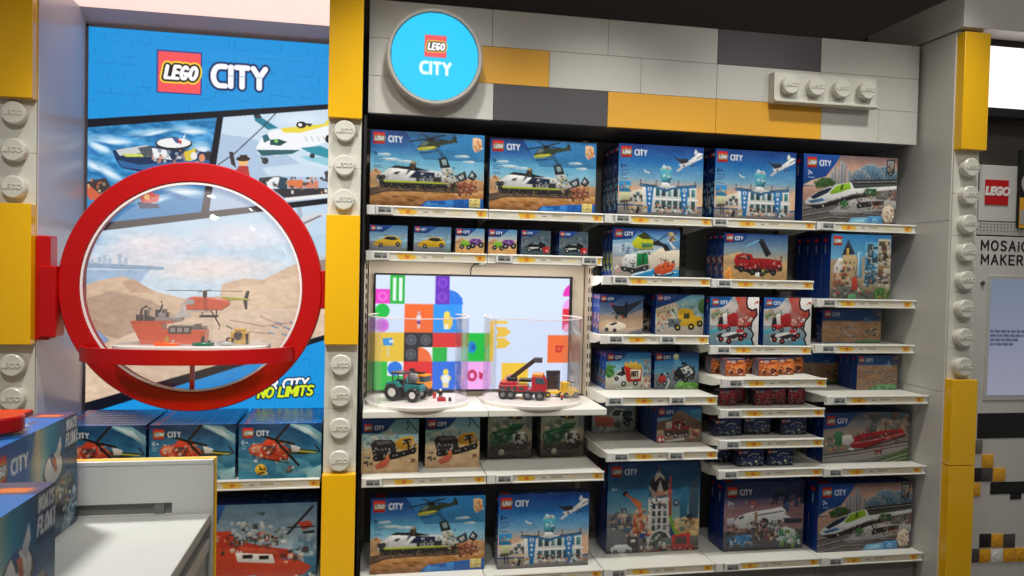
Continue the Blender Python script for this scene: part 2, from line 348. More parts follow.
# ------------------------------------------------------------------ the pictures printed on the boxes (coordinates in hundredths of each face)
NAVY = (18, 58, 130); DK = (22, 24, 28); WH = (238, 240, 240); LB = (96, 178, 226); ORG = (232, 96, 44); GRY = (128, 130, 134); SAND = (206, 160, 98)
def corner(c, x1, x2, y, col=NAVY): c.poly([(0, 0), (x1, 0), (x2, y), (0, y)], col)
def wheels(c, pts, r, hub=(150, 150, 150)):
    for x, y in pts: c.circ(x, y, r, DK); c.circ(x, y, r*.45, hub)
def art_police_train(c):
    c.grad(0, 0, 100, 66, [(0, (30, 112, 190)), (.35, (52, 150, 214)), (.7, (120, 192, 226)), (1, (190, 212, 214))])
    c.grad(0, 0, 60, 34, [(0, (16, 58, 134)), (.6, (30, 100, 176)), (1, (84, 166, 214))]); c.poly([(30, 0), (100, 0), (100, 36), (46, 36)], (44, 136, 206), .75); c.mottle(0, 0, 100, 64, 12, 9)
    for x, y, rx in ((80, 30, 7), (17, 38, 10), (12, 32, 6), (86, 37, 6), (30, 40, 7)): c.ell(x, y, rx, 1.9, (206, 228, 238), .7); c.ell(x+2, y-1, rx*.5, 1.2, (236, 242, 244), .7)
    for x, h in ((89, 12), (91.5, 20), (94.5, 15), (97, 18), (86, 8), (3, 9), (6, 12)): c.rect(x, 66-h, x+2, 68, (126, 166, 190), .8)
    c.grad(0, 66, 100, 100, [(0, (190, 146, 96)), (.3, (206, 152, 88)), (.6, (176, 118, 62)), (1, (120, 78, 42))])
    c.poly([(0, 56), (5, 50), (11, 56), (22, 62), (34, 66), (0, 70)], (202, 156, 110)); c.poly([(74, 66), (88, 58), (100, 62), (100, 74), (76, 74)], (196, 146, 98)); c.poly([(3, 54), (5, 50), (8, 56)], (160, 110, 76))
    for x, y in ((36, 90), (28, 94), (40, 86), (16, 90), (22, 86)): c.ell(x, y, 3.4, 1.6, (120, 80, 44), .8)
    c.mottle(0, 66, 100, 100, 22, 3); c.poly([(-2, 76), (14, 72), (30, 71), (84, 72), (84, 77), (30, 79), (14, 80), (-2, 88)], (104, 80, 64)); c.line([(-2, 79), (14, 74.5), (30, 74), (82, 75)], 1.2, (58, 48, 44)); c.line([(-2, 86), (16, 79), (40, 78), (84, 78)], 1.2, (58, 48, 44)); c.bits(0, 73, 84, 79, 60, [(70, 54, 46), (140, 112, 88)], .8, 1.6)
    c.poly([(6, 66), (9, 58), (17, 49), (23, 47), (66, 52), (66, 67), (8, 71)], (214, 216, 216)); c.poly([(20, 50), (32, 50), (26, 60), (12, 60)], (236, 238, 238)); c.poly([(33, 51), (56, 53), (56, 59), (40, 61), (30, 60)], (30, 42, 74)); c.poly([(40, 60), (66, 58), (66, 66), (40, 66)], (52, 54, 58)); c.poly([(35, 52), (39, 52), (31, 64), (27, 64)], WH)
    c.poly([(17, 49), (22, 45.5), (40, 47), (52, 51), (40, 51.5), (24, 49)], (30, 32, 36)); c.poly([(22, 54), (26, 53), (24, 57), (20, 57)], (70, 60, 60)); c.poly([(8, 65), (76, 65), (76, 67.4), (8, 68)], (176, 188, 50)); c.poly([(8, 68), (76, 67.4), (76, 73), (9, 74)], (40, 38, 38)); c.text(42, 61, 3.6, 'POLICE', (206, 210, 214), .2, 0, .1, 1.3)
    c.bits(42, 53, 66, 60, 24, [(46, 52, 62), (226, 226, 226), (90, 100, 112)], 1, 2.6); c.bits(10, 68, 76, 74, 60, [(30, 28, 28), (96, 90, 86), (150, 140, 60), (60, 56, 54)], .8, 2.2)
    wheels(c, [(8, 62), (11.5, 61.5), (10, 68), (14, 71)], 3.3, (70, 68, 68)); wheels(c, [(22, 73), (31, 73.5), (38, 74), (48, 74), (55, 74), (66, 74), (72, 74)], 2.4, (96, 92, 90)); c.bits(5, 58, 15, 72, 14, [DK, (70, 70, 72), (170, 166, 160)], 1, 2.6)
    c.poly([(33, 48), (34.5, 42), (39, 41), (40, 48)], (64, 58, 54)); c.circ(37, 40.5, 2, (190, 160, 96)); c.bits(33, 40, 41, 48, 8, [(40, 38, 40), (130, 110, 80)], 1, 2.4)
    c.poly([(62, 57), (74, 57), (76, 66), (62, 66)], (196, 196, 192)); c.bits(62, 55, 77, 72, 34, [DK, (206, 206, 204), (120, 40, 36), (150, 160, 80), (70, 72, 78)], 1.2, 3)
    c.poly([(41, 20), (44, 14), (48, 11), (58, 11), (70, 9), (72, 5), (75, 5), (74.5, 12), (60, 17), (57, 22), (44, 25)], (52, 66, 48)); c.poly([(40, 22), (44, 20), (56, 18), (58, 20), (48, 24.5), (41, 25)], (196, 200, 60)); c.poly([(42, 18.5), (46, 13), (50, 13), (49, 18)], (110, 130, 120)); c.bits(44, 12, 60, 21, 14, [(36, 44, 36), (84, 96, 60), (28, 30, 30)], 1, 2.6)
    c.line([(34, 13.5), (50, 8.5), (64, 3)], 1.7, (30, 34, 36)); c.line([(44, 2.5), (52, 8.5), (66, 10)], 1.4, (40, 46, 50)); c.line([(43, 28), (57, 25), (58, 22)], .9, DK); c.line([(72.5, 3), (75, 12)], 1.6, DK); c.poly([(50, 8), (54, 8), (55, 11), (49, 11)], DK)
    c.line([(58, 22), (63, 33)], 1, DK); c.line([(60, 22), (65, 33)], .8, DK); c.poly([(59, 34), (66, 31.5), (70, 46), (66, 52), (61, 46)], (34, 40, 44)); c.poly([(61.5, 36), (65.5, 34.5), (67, 42), (63, 43)], (140, 168, 176)); c.poly([(61, 47), (70, 45), (73, 55), (63, 56)], (190, 192, 186)); c.bits(60, 44, 73, 58, 18, [DK, (190, 190, 60), (60, 90, 60), (220, 220, 216), (40, 46, 50)], 1.2, 3)
    c.poly([(75, 55), (83, 49), (85, 60), (78, 64)], (54, 60, 66)); c.poly([(85, 57), (89, 47), (94, 55), (90, 62)], (46, 52, 58)); c.poly([(77, 57), (81, 53.5), (82, 59), (79, 61)], (206, 210, 212)); c.poly([(87, 56), (89, 51), (91.5, 55), (90, 58)], (200, 206, 208)); c.line([(79, 54), (82, 62)], .8, DK); c.line([(86, 59), (92, 54)], .8, DK)
    c.poly([(76, 66), (90, 65), (92, 76), (78, 80)], (150, 84, 60)); c.bits(73, 62, 93, 80, 60, [(150, 60, 40), (190, 120, 90), (90, 60, 50), (226, 196, 170), DK, (120, 44, 34)], 1.2, 3.4)
    c.poly([(42, 100), (47, 93), (50, 90), (62, 89), (74, 87), (100, 85), (100, 100)], (22, 88, 172)); c.poly([(52, 93), (60, 92), (60, 95), (66, 94), (66, 89), (73, 88), (73, 100), (52, 100)], (46, 126, 208)); c.poly([(48, 94), (51, 90), (54, 94), (54, 99), (46, 99)], (60, 140, 216)); c.bits(72, 89, 85, 98, 14, [(16, 70, 150), (70, 140, 214), (30, 100, 190)], 1.5, 3.5)
    c.rect(87, 85, 97, 97, (222, 204, 120)); c.bits(87, 86, 96, 96, 22, [(110, 84, 40), (240, 240, 220), (190, 150, 50), (70, 60, 40)], 1, 2.6)
    c.poly([(89, 5), (93, 4), (97, 6), (98, 19), (92, 24), (89, 18)], (242, 196, 140)); c.bits(89.5, 7, 96.5, 20, 18, [(238, 130, 60), (248, 234, 206), (226, 100, 60)], 1.2, 3.4)
    c.text(3, 29, 4.2, '7+', (14, 44, 86), .24, 0, 0, .8); [c.rect(3, y, 3+l, y+.9, (40, 100, 150)) for y, l in ((36, 8), (38.5, 10), (41, 7), (46, 6), (48, 8))]
    c.brand(2.4, 3.5, 15)
def art_airport(c):
    c.grad(0, 0, 100, 84, [(0, (16, 60, 142)), (.28, (34, 118, 198)), (.55, (112, 172, 210)), (.72, (226, 184, 152)), (1, (236, 190, 140))]); c.mottle(0, 0, 100, 70, 9, 8)
    c.grad(0, 86, 100, 100, [(0, (150, 142, 136)), (1, (92, 88, 88))])
    c.poly([(0, 72), (26, 62), (30, 62), (30, 80), (16, 84), (0, 84)], (216, 206, 190)); c.poly([(2, 80), (26, 70), (30, 70), (30, 74), (10, 82), (4, 83)], (92, 84, 80)); c.rect(4, 66, 14, 78, (206, 210, 160)); c.bits(14, 66, 30, 78, 22, [(64, 110, 112), (190, 196, 190), (40, 60, 66), (220, 220, 214)], 2, 5)
    for x in (8, 11): c.line([(x, 82), (x+.6, 92)], 1.6, (50, 48, 50))
    c.poly([(28, 58), (92, 56), (93, 92), (30, 94)], (224, 226, 224)); c.rect(44, 58, 76, 92, (206, 214, 214))
    for x in range(44, 90, 7):
        for y in (60, 77): c.rect(x, y, x+5, y+11, c.rn.choice([(96, 168, 176), (70, 120, 132), (150, 196, 198), (58, 88, 96)])); c.rect(x+1.5, y+1, x+2.6, y+10, (40, 60, 70))
    c.rect(30, 74, 94, 77, (236, 236, 232)); c.rect(30, 90, 94, 93, (190, 186, 180))
    for x in (37, 78): c.poly([(x-5, 56), (x+5, 56), (x+2.4, 95), (x-2.4, 95)], (36, 122, 194)); c.circ(x, 62, 3, WH); c.circ(x, 69, 2, WH); c.circ(x, 75, 1.8, (200, 226, 240)); c.circ(x, 82, 1.6, (200, 226, 240)); c.circ(x, 62, 1.6, (36, 122, 194))
    c.poly([(24, 56), (48, 58), (56, 61), (64, 58), (92, 54), (92, 58), (64, 61), (56, 65), (46, 60), (26, 59)], (50, 110, 168)); c.line([(26, 55), (46, 57)], 1.2, DK); c.line([(68, 57), (92, 54)], 1.2, (60, 70, 80))
    for x in (26, 44, 70, 90): c.line([(x, 56), (x+.4, 50)], 1, (70, 70, 74)); c.circ(x+.4, 50, 1.1, (150, 50, 40))
    c.poly([(50, 60), (51, 52), (60, 52), (61, 60)], (232, 234, 234)); c.poly([(48, 34), (63, 34), (61, 52), (51, 52)], (70, 166, 190)); c.poly([(48, 34), (52, 29), (60, 29), (63, 34)], (176, 216, 222)); c.bits(50, 36, 60, 50, 16, [(40, 100, 120), (200, 230, 234), (90, 190, 210)], 2, 5); c.bits(50, 27, 60, 31, 6, [(196, 70, 50), WH], 1.5, 3)
    c.poly([(70, 26), (82, 20), (94, 8), (99, 9), (98, 16), (88, 22), (76, 30), (70, 36), (67, 35), (73, 29)], (238, 240, 240)); c.poly([(64, 14), (70, 18), (80, 17), (82, 22), (74, 25), (68, 20)], (52, 56, 64)); c.poly([(88, 9), (90, 3), (93, 8), (90, 14)], (228, 232, 234)); c.bits(74, 22, 90, 27, 6, [(150, 70, 50), (60, 60, 66)], 1.5, 3); c.line([(92, 16), (98, 11)], 1.2, (60, 70, 80))
    c.poly([(29, 34), (34, 38), (37, 38), (36, 41), (31, 39)], (212, 226, 234))
    c.rect(1.5, 52, 15, 67, (34, 140, 206)); c.bits(3, 55, 13, 64, 8, [(220, 220, 150), (120, 190, 230), (210, 140, 60)], 2, 4)
    c.bits(42, 80, 60, 92, 36, [(230, 226, 220), (150, 120, 80), (70, 80, 70), (206, 120, 70), DK], 1.5, 4); c.bits(14, 84, 34, 94, 14, [(220, 196, 150), DK, (190, 150, 90)], 2, 5); c.bits(62, 82, 96, 93, 26, [(60, 90, 96), (220, 220, 216), (190, 110, 80)], 1.5, 4)
    c.text(3, 28, 5, '6+', (14, 40, 90), .24); [c.rect(3, y, 3+l, y+1.2, (50, 90, 150)) for y, l in ((36, 9), (40, 10), (43, 7), (48, 8))]
    c.brand(3, 4, 15)
def art_express(c):
    c.grad(0, 0, 100, 46, [(0, (128, 104, 108)), (.4, (216, 166, 140)), (1, (214, 190, 170))]); c.mottle(36, 0, 100, 44, 9, 7)
    for x, h, w in ((28, 20, 3), (31, 30, 3.4), (35, 26, 2.6), (38, 38, 3.6), (42, 34, 3), (46, 24, 4), (25, 12, 4)): c.rect(x, 46-h, x+w, 48, (140, 146, 152)); c.rect(x+.8, 48-h, x+1.3, 46, (190, 194, 198)); c.rect(x+w*.6, 48-h, x+w*.75, 46, (96, 104, 112))
    for x, r, col in ((97, 13, (104, 130, 150)), (86, 16, (86, 126, 152)), (71, 17, (96, 134, 158)), (60, 12, (116, 132, 146))):
        c.ell(x, 40, r, r*1.75, (150, 160, 166), 1, 0, 26, 180, 360); c.ell(x, 40, r*.93, r*1.62, col, 1, 0, 26, 180, 360); c.ell(x, 40, r*.66, r*1.15, (70, 106, 132), 1, 0, 26, 180, 360)
        for q in (.3, .7, 1.1, 1.57, 2.0, 2.4, 2.8): c.line([(x, 40), (x+r*.93*math.cos(q), 40-r*1.62*math.sin(q))], .8, (176, 190, 198), .7)
    c.poly([(0, 48), (100, 40), (100, 100), (0, 100)], (118, 112, 110)); c.poly([(0, 48), (20, 46), (14, 64), (0, 70)], (196, 146, 120)); c.mottle(0, 46, 100, 100, 12, 5)
    for k in range(34): x = -6+k*3.4; c.line([(x, 100), (x+14, 76)], 1.5, (70, 64, 64), .75)
    c.poly([(0, 46), (30, 46), (30, 74), (0, 80)], (150, 124, 112), .35)
    for y in (80, 90, 99): c.line([(0, y+2), (30, y-7), (100, y-3)], 1.8, (58, 54, 54)); c.line([(0, y+.6), (30, y-8.4), (100, y-4.4)], .7, (186, 178, 172))
    c.poly([(28, 84), (46, 66), (60, 60), (100, 64), (100, 76), (60, 84), (34, 88)], (172, 170, 168)); c.mottle(30, 60, 100, 88, 12, 4); c.line([(28, 85), (60, 84), (100, 76)], 1.6, (110, 106, 104))
    c.poly([(50, 36), (100, 31), (100, 38), (52, 42)], (54, 54, 56)); c.line([(52, 39), (100, 34.5)], 1, (176, 176, 172)); [c.rect(x, 38, x+1.2, 54, (60, 60, 62)) for x in (55, 64, 79, 92)]; c.poly([(52, 42), (100, 38), (100, 44), (54, 50)], (74, 80, 76))
    c.poly([(2, 71), (6, 64), (14, 56), (24, 49), (36, 43), (50, 39), (54, 48), (74, 45), (100, 41), (100, 46), (74, 51), (52, 56), (36, 64), (20, 72), (6, 74)], (232, 234, 232)); c.poly([(28, 55), (36, 44), (49, 39.5), (51, 48), (40, 54), (30, 58)], (150, 204, 40)); c.poly([(40, 43), (42.5, 42), (42, 50), (39, 51)], (70, 104, 30)); c.poly([(8, 63), (16, 55), (26, 49), (32, 47), (26, 56), (12, 66)], (34, 46, 66)); c.poly([(5, 69), (20, 64), (24, 67), (10, 72)], (58, 106, 150)); c.poly([(4, 75), (20, 73), (36, 65.5), (52, 58), (74, 53), (74, 57), (52, 64), (36, 72), (16, 80)], (40, 38, 40)); c.bits(20, 60, 54, 74, 24, [(226, 228, 226), (60, 60, 64), (30, 30, 32)], 1, 2.4)
    c.poly([(12, 42), (20, 34), (28, 34), (34, 40), (30, 46), (14, 50)], (58, 92, 50)); c.bits(11, 36, 34, 48, 30, [(60, 100, 46), (110, 140, 60), (120, 96, 60), (40, 70, 40)], 1.2, 3.6)
    c.rect(66, 47, 78, 58, (60, 104, 66)); c.poly([(56, 68), (86, 64), (86, 70), (58, 77)], (44, 44, 46)); c.bits(56, 48, 86, 76, 90, [(50, 50, 52), (206, 200, 194), (84, 120, 76), (170, 64, 52), (34, 34, 36), (130, 100, 80)], 1, 3.4)
    c.ell(44, 71, 4.6, 4.6, (60, 116, 60)); c.rect(40, 73, 48, 79, (130, 130, 128)); c.bits(39, 65, 49, 76, 20, [(56, 110, 56), (120, 160, 90), (40, 80, 44)], 1.2, 3)
    c.bits(88, 48, 99, 68, 24, [(186, 50, 44), (220, 190, 170), (60, 60, 66), (160, 160, 156)], 1.2, 3.4)
    c.poly([(47, 100), (52, 91), (70, 89), (72, 100)], (112, 178, 218)); c.poly([(70, 87), (84, 87), (86, 100), (70, 100)], (78, 150, 206)); c.circ(77, 94, 4, (140, 200, 232)); c.circ(77, 94, 2.4, (90, 160, 210)); c.poly([(53, 95), (66, 92), (66, 97), (53, 99)], (156, 208, 232)); c.line([(70, 87), (70, 100)], .8, (60, 120, 180))
    c.poly([(86, 74), (92, 70), (97, 74), (98, 86), (94, 96), (88, 96), (84, 86)], (230, 210, 186)); c.bits(86, 74, 97, 94, 26, [(190, 120, 70), (240, 236, 226), (150, 110, 80), (206, 170, 130)], 1.2, 3.6)
    c.poly([(88, 3), (97, 3), (97, 22), (92.5, 28), (88, 22)], (40, 42, 48)); c.poly([(89, 5), (96, 5), (96, 21), (92.5, 26), (89, 21)], (150, 150, 150)); c.bits(89, 6, 95, 22, 14, [(200, 120, 70), (60, 60, 64), (40, 44, 50)], 1.5, 4)
    c.poly([(0, 0), (39, 0), (34, 12), (27, 26), (24, 32), (10, 38), (0, 46)], (22, 74, 160)); c.text(5, 25, 5.4, '7+', WH, .24, 0, 0, .85); c.rect(5, 33.5, 12, 35, (150, 186, 226)); c.brand(4, 5, 15)
def small_head(c, sz=17, w=70, h=30, x=4, y=4):
    corner(c, w, w*.55, h, (22, 66, 140)); c.brand(x, y, sz)
def art_yellow_car(c):
    c.grad(0, 0, 100, 62, [(0, (60, 110, 160)), (1, (150, 186, 206))]); c.bits(10, 30, 100, 58, 24, [(110, 140, 150), (170, 190, 196), (90, 120, 110)], 5, 14); c.grad(0, 60, 100, 100, [(0, (130, 136, 140)), (1, (90, 94, 98))])
    c.poly([(12, 66), (22, 56), (34, 52), (44, 40), (68, 40), (78, 50), (84, 56), (84, 68), (70, 76), (22, 78), (12, 74)], (226, 180, 34)); c.poly([(36, 52), (46, 42), (66, 42), (76, 52), (60, 56)], (44, 48, 52)); c.poly([(14, 62), (30, 60), (30, 66), (14, 68)], (190, 140, 24)); wheels(c, [(30, 75), (74, 70)], 8)
    c.poly([(84, 50), (98, 50), (98, 84), (86, 84)], (120, 176, 200), .7); c.bits(80, 86, 98, 98, 6, [(70, 130, 70)], 5, 9); small_head(c, 16, 64, 26)
def art_buggy(c):
    c.grad(0, 0, 100, 50, [(0, (70, 140, 200)), (1, (210, 200, 180))]); c.grad(0, 48, 100, 100, [(0, (222, 180, 120)), (1, (206, 150, 84))]); c.mottle(0, 48, 100, 100, 14, 4); c.poly([(0, 52), (20, 36), (40, 50), (60, 40), (100, 52), (100, 60), (0, 60)], (196, 150, 104))
    c.poly([(18, 56), (30, 46), (48, 52), (50, 70), (24, 72)], (130, 190, 50)); wheels(c, [(22, 72), (46, 74)], 9); c.poly([(48, 50), (56, 40), (84, 40), (92, 56), (84, 66), (52, 66)], (116, 60, 150)); c.bits(50, 42, 88, 62, 18, [(60, 40, 80), (150, 90, 180), DK, (200, 200, 190)], 3, 8); wheels(c, [(60, 66), (88, 64)], 11); small_head(c, 20, 74, 30)
def art_race_car(c):
    c.grad(0, 0, 100, 100, [(0, (60, 80, 96)), (.6, (96, 112, 120)), (1, (70, 78, 84))]); c.bits(0, 20, 100, 60, 26, [(80, 98, 106), (120, 134, 138), (60, 74, 84)], 6, 16); c.poly([(0, 70), (100, 60), (100, 100), (0, 100)], (66, 88, 96))
    c.poly([(16, 68), (28, 54), (40, 48), (70, 46), (82, 54), (84, 70), (64, 80), (22, 80)], (26, 28, 32)); c.poly([(36, 54), (44, 48), (62, 48), (58, 56)], (110, 126, 136)); c.poly([(20, 70), (36, 66), (60, 66), (60, 70), (24, 76)], (200, 204, 206)); wheels(c, [(28, 78), (68, 74)], 8, (190, 190, 190)); c.poly([(74, 66), (96, 62), (96, 86), (76, 90)], (196, 30, 34)); c.bits(78, 68, 92, 82, 5, [(240, 220, 220)], 3, 6); small_head(c, 16, 66, 26)
def art_heli_truck(c):
    c.grad(0, 0, 100, 60, [(0, (30, 70, 150)), (.3, (100, 160, 210)), (1, (232, 226, 206))]); c.poly([(0, 36), (20, 30), (34, 34), (34, 62), (0, 66)], (170, 190, 206)); c.bits(8, 30, 34, 54, 22, [(120, 160, 190), (196, 208, 214), (90, 130, 160)], 3, 9); c.poly([(0, 60), (100, 54), (100, 100), (0, 100)], (176, 170, 160)); c.mottle(0, 56, 100, 100, 12, 5)
    c.poly([(48, 62), (70, 40), (100, 36), (100, 76), (60, 86)], (232, 220, 196)); c.poly([(76, 30), (100, 22), (100, 42), (82, 44)], (60, 130, 190), .8); c.poly([(80, 20), (96, 40), (90, 42)], WH); c.poly([(26, 100), (44, 84), (70, 82), (100, 84), (100, 100)], (28, 140, 206)); c.line([(30, 96), (58, 84)], 3, (220, 236, 240)); c.line([(60, 96), (96, 88)], 2, (200, 230, 240))
    c.poly([(28, 30), (36, 18), (46, 14), (58, 24), (62, 26), (60, 40), (46, 44), (32, 40)], (206, 214, 30)); c.poly([(36, 16), (46, 8), (58, 22), (44, 22)], (70, 76, 30)); c.poly([(42, 30), (60, 30), (58, 38), (44, 40)], (80, 130, 90)); c.poly([(60, 24), (80, 32), (86, 44), (78, 46), (74, 36), (60, 34)], (40, 44, 46)); c.line([(36, 2), (48, 10), (62, 22), (82, 36)], 1.8, DK); c.line([(64, 28), (82, 10)], 2, DK); c.line([(34, 44), (60, 42)], 1.2, DK)
    c.poly([(14, 66), (20, 54), (36, 52), (36, 78), (16, 80)], (226, 228, 226)); c.poly([(36, 52), (52, 50), (54, 72), (36, 78)], (24, 128, 66)); c.rect(44, 52, 47, 74, (20, 90, 50)); c.poly([(12, 78), (34, 82), (54, 74), (54, 84), (30, 92), (14, 86)], (52, 52, 54)); wheels(c, [(19, 84), (30, 88), (48, 82)], 5.5); c.bits(18, 56, 34, 76, 10, [(60, 70, 80), (170, 176, 180)], 2, 5); c.bits(46, 44, 56, 52, 5, [DK, (150, 170, 150)], 2, 5)
    c.poly([(62, 82), (70, 72), (88, 66), (94, 72), (90, 86), (76, 94), (64, 92)], (222, 84, 40)); c.poly([(60, 86), (66, 94), (80, 96), (92, 88), (92, 92), (80, 99), (64, 97)], (40, 42, 46)); c.bits(70, 60, 92, 80, 24, [(50, 50, 54), (222, 100, 50), (232, 226, 214), (130, 60, 40)], 2, 5)
    c.bits(80, 6, 96, 24, 22, [(220, 120, 40), (70, 46, 30), (240, 190, 90)], 2, 6); c.poly([(0, 0), (40, 0), (28, 22), (0, 26)], (22, 62, 140)); c.brand(4, 4, 15); c.bits(2, 74, 10, 92, 6, [(220, 130, 130), (230, 220, 210)], 3, 7)
def art_crane_truck(c):
    c.grad(0, 0, 100, 66, [(0, (34, 74, 140)), (.5, (120, 150, 170)), (1, (222, 186, 130))]); c.grad(0, 64, 100, 100, [(0, (206, 168, 112)), (1, (170, 130, 80))]); c.mottle(0, 40, 100, 100, 14, 5); c.poly([(0, 50), (24, 40), (40, 52), (40, 66), (0, 66)], (206, 170, 120))
    c.poly([(16, 58), (20, 46), (30, 42), (44, 44), (46, 52), (66, 52), (90, 56), (92, 72), (70, 80), (46, 78), (20, 72)], (172, 28, 34)); c.poly([(22, 54), (28, 46), (40, 46), (42, 56)], (60, 40, 44)); c.poly([(24, 50), (34, 46), (38, 54)], (210, 120, 110)); c.poly([(16, 68), (46, 76), (92, 70), (92, 78), (50, 88), (18, 76)], (44, 38, 40)); c.bits(20, 58, 90, 76, 46, [(120, 20, 26), (200, 60, 60), (70, 30, 34), (206, 180, 150)], 2, 6)
    wheels(c, [(28, 76), (45, 82), (60, 84), (78, 82)], 7, (80, 76, 76)); c.poly([(52, 12), (60, 10), (74, 42), (66, 50)], (36, 36, 42)); c.line([(34, 28), (54, 14)], 3, (110, 190, 230)); c.line([(56, 12), (62, 16), (72, 44)], 3, (50, 50, 58)); c.bits(78, 44, 92, 62, 10, [(90, 70, 50), (150, 120, 80), (40, 40, 44)], 2, 6)
    c.bits(58, 72, 66, 92, 8, [(200, 206, 80), (120, 120, 70)], 3, 7); c.poly([(50, 84), (56, 82), (57, 92), (50, 92)], WH); c.poly([(2, 84), (10, 72), (16, 84), (14, 98), (4, 98)], (236, 150, 60)); c.bits(2, 78, 14, 96, 10, [(240, 190, 90), (222, 110, 50)], 3, 7); c.poly([(78, 18), (84, 22), (88, 16), (86, 24), (80, 26)], (120, 140, 160)); c.poly([(0, 0), (40, 0), (30, 18), (0, 22)], (20, 58, 132)); c.brand(4, 3, 15)
def art_castle(c):
    c.grad(0, 0, 100, 60, [(0, (40, 130, 200)), (1, (150, 206, 230))]); c.poly([(0, 40), (100, 30), (100, 100), (0, 100)], (176, 150, 116)); c.mottle(0, 40, 100, 100, 14, 5)
    c.poly([(18, 34), (28, 8), (40, 30)], (50, 60, 78)); c.rect(26, 22, 30, 40, (210, 170, 60)); c.poly([(6, 50), (14, 36), (22, 38), (20, 62), (6, 64)], (226, 226, 222)); c.rect(20, 32, 42, 84, (196, 168, 120)); c.rect(6, 60, 30, 86, (160, 96, 66)); c.bits(8, 40, 44, 84, 80, [(120, 84, 60), (224, 206, 170), (90, 110, 120), (150, 60, 44), (190, 180, 160), (60, 80, 66)], 2, 7)
    c.rect(44, 26, 52, 66, (90, 170, 210)); c.rect(45, 28, 47, 64, (200, 226, 232)); c.rect(56, 12, 78, 56, (86, 166, 206)); c.rect(60, 14, 70, 54, (60, 84, 100)); c.bits(56, 14, 78, 56, 34, [(150, 206, 226), (50, 70, 84), (30, 120, 170), (220, 220, 216)], 2, 8)
    c.rect(78, 6, 98, 98, (190, 178, 152)); [c.rect(79, y, 97, y+13, col) for y, col in ((10, (90, 80, 66)), (28, (70, 60, 54)), (46, (150, 120, 80)), (62, (84, 74, 66)))]; c.bits(79, 10, 97, 76, 60, [(220, 206, 176), (120, 76, 50), (60, 70, 80), (150, 160, 120), (200, 190, 180)], 2, 8); c.rect(56, 58, 76, 76, (70, 110, 130)); c.bits(54, 58, 78, 76, 20, [(180, 210, 214), (40, 70, 90), (160, 90, 60)], 2, 7)
    c.poly([(0, 84), (40, 78), (78, 90), (78, 100), (0, 100)], (110, 104, 100)); c.bits(4, 78, 70, 98, 60, [(90, 120, 70), (190, 60, 50), (206, 190, 160), (60, 60, 60), (60, 120, 110)], 2, 6); c.poly([(36, 66), (44, 64), (46, 84), (36, 86)], (196, 66, 44)); c.ell(84, 90, 12, 10, (70, 116, 60)); c.bits(74, 82, 98, 98, 24, [(50, 100, 46), (100, 150, 70), (160, 130, 90)], 3, 8); c.ell(38, 96, 7, 5, (80, 160, 110))
    c.brand(4, 4, 14, city=False)
def art_jet(c):
    c.grad(0, 0, 100, 100, [(0, (34, 76, 148)), (.45, (110, 130, 160)), (.55, (190, 170, 150)), (.75, (206, 170, 132)), (1, (120, 112, 112))]); c.mottle(0, 40, 100, 100, 16, 7); c.poly([(40, 62), (100, 36), (100, 80), (60, 84)], (196, 160, 130), .7); c.poly([(60, 100), (100, 84), (100, 100)], (100, 100, 110))
    c.poly([(26, 22), (40, 28), (58, 28), (72, 22), (96, 12), (96, 18), (78, 34), (66, 44), (62, 60), (52, 52), (40, 50), (34, 40), (30, 34)], (40, 46, 58)); c.poly([(60, 16), (64, 20), (62, 34), (56, 30)], (26, 30, 40)); c.poly([(24, 20), (34, 24), (32, 28), (24, 26)], (170, 60, 70)); c.poly([(50, 54), (56, 52), (58, 60), (52, 58)], (180, 56, 44)); c.poly([(36, 52), (46, 48), (40, 64), (36, 60)], (90, 96, 110)); c.line([(28, 50), (40, 40)], 2, (60, 64, 74))
    c.poly([(12, 80), (26, 70), (44, 68), (60, 74), (62, 82), (46, 90), (18, 92)], (220, 206, 186)); c.poly([(22, 76), (36, 69), (44, 71), (32, 78)], (60, 56, 60)); wheels(c, [(18, 88), (36, 90)], 5, (60, 60, 60)); small_head(c, 13, 60, 20)
def art_yellow_truck(c):
    c.grad(0, 0, 100, 76, [(0, (110, 180, 206)), (1, (200, 214, 200))]); c.bits(40, 10, 100, 60, 24, [(150, 196, 200), (180, 206, 196), (120, 170, 170)], 6, 20); c.grad(0, 72, 100, 100, [(0, (176, 168, 156)), (1, (140, 130, 122))]); c.ell(96, 28, 8, 18, (90, 140, 70))
    c.poly([(0, 40), (14, 26), (40, 20), (48, 32), (44, 60), (4, 74)], (206, 186, 150)); c.bits(2, 28, 44, 76, 60, [(230, 222, 200), (120, 90, 66), (206, 170, 120), (90, 100, 100), (190, 80, 56)], 2, 7); c.poly([(28, 44), (40, 32), (46, 44), (36, 56)], (220, 232, 214)); c.bits(32, 36, 42, 50, 5, [(70, 110, 80)], 3, 6)
    c.poly([(46, 42), (54, 34), (76, 38), (80, 52), (96, 56), (98, 70), (86, 78), (52, 78), (46, 66)], (230, 178, 30)); c.poly([(58, 48), (70, 46), (70, 60), (58, 60)], (70, 66, 50)); c.poly([(26, 62), (48, 58), (50, 76), (28, 82)], (90, 100, 104)); c.bits(26, 58, 52, 84, 24, [(60, 70, 76), (150, 160, 156), (40, 44, 46), (90, 150, 160)], 2, 6); wheels(c, [(46, 82), (74, 80), (92, 72)], 8, (180, 160, 60)); c.bits(2, 68, 16, 88, 12, [(60, 90, 140), (222, 190, 130), (190, 60, 50)], 2, 6)
    c.poly([(0, 0), (74, 0), (40, 20), (0, 36)], (22, 62, 136)); c.brand(4, 4, 13)
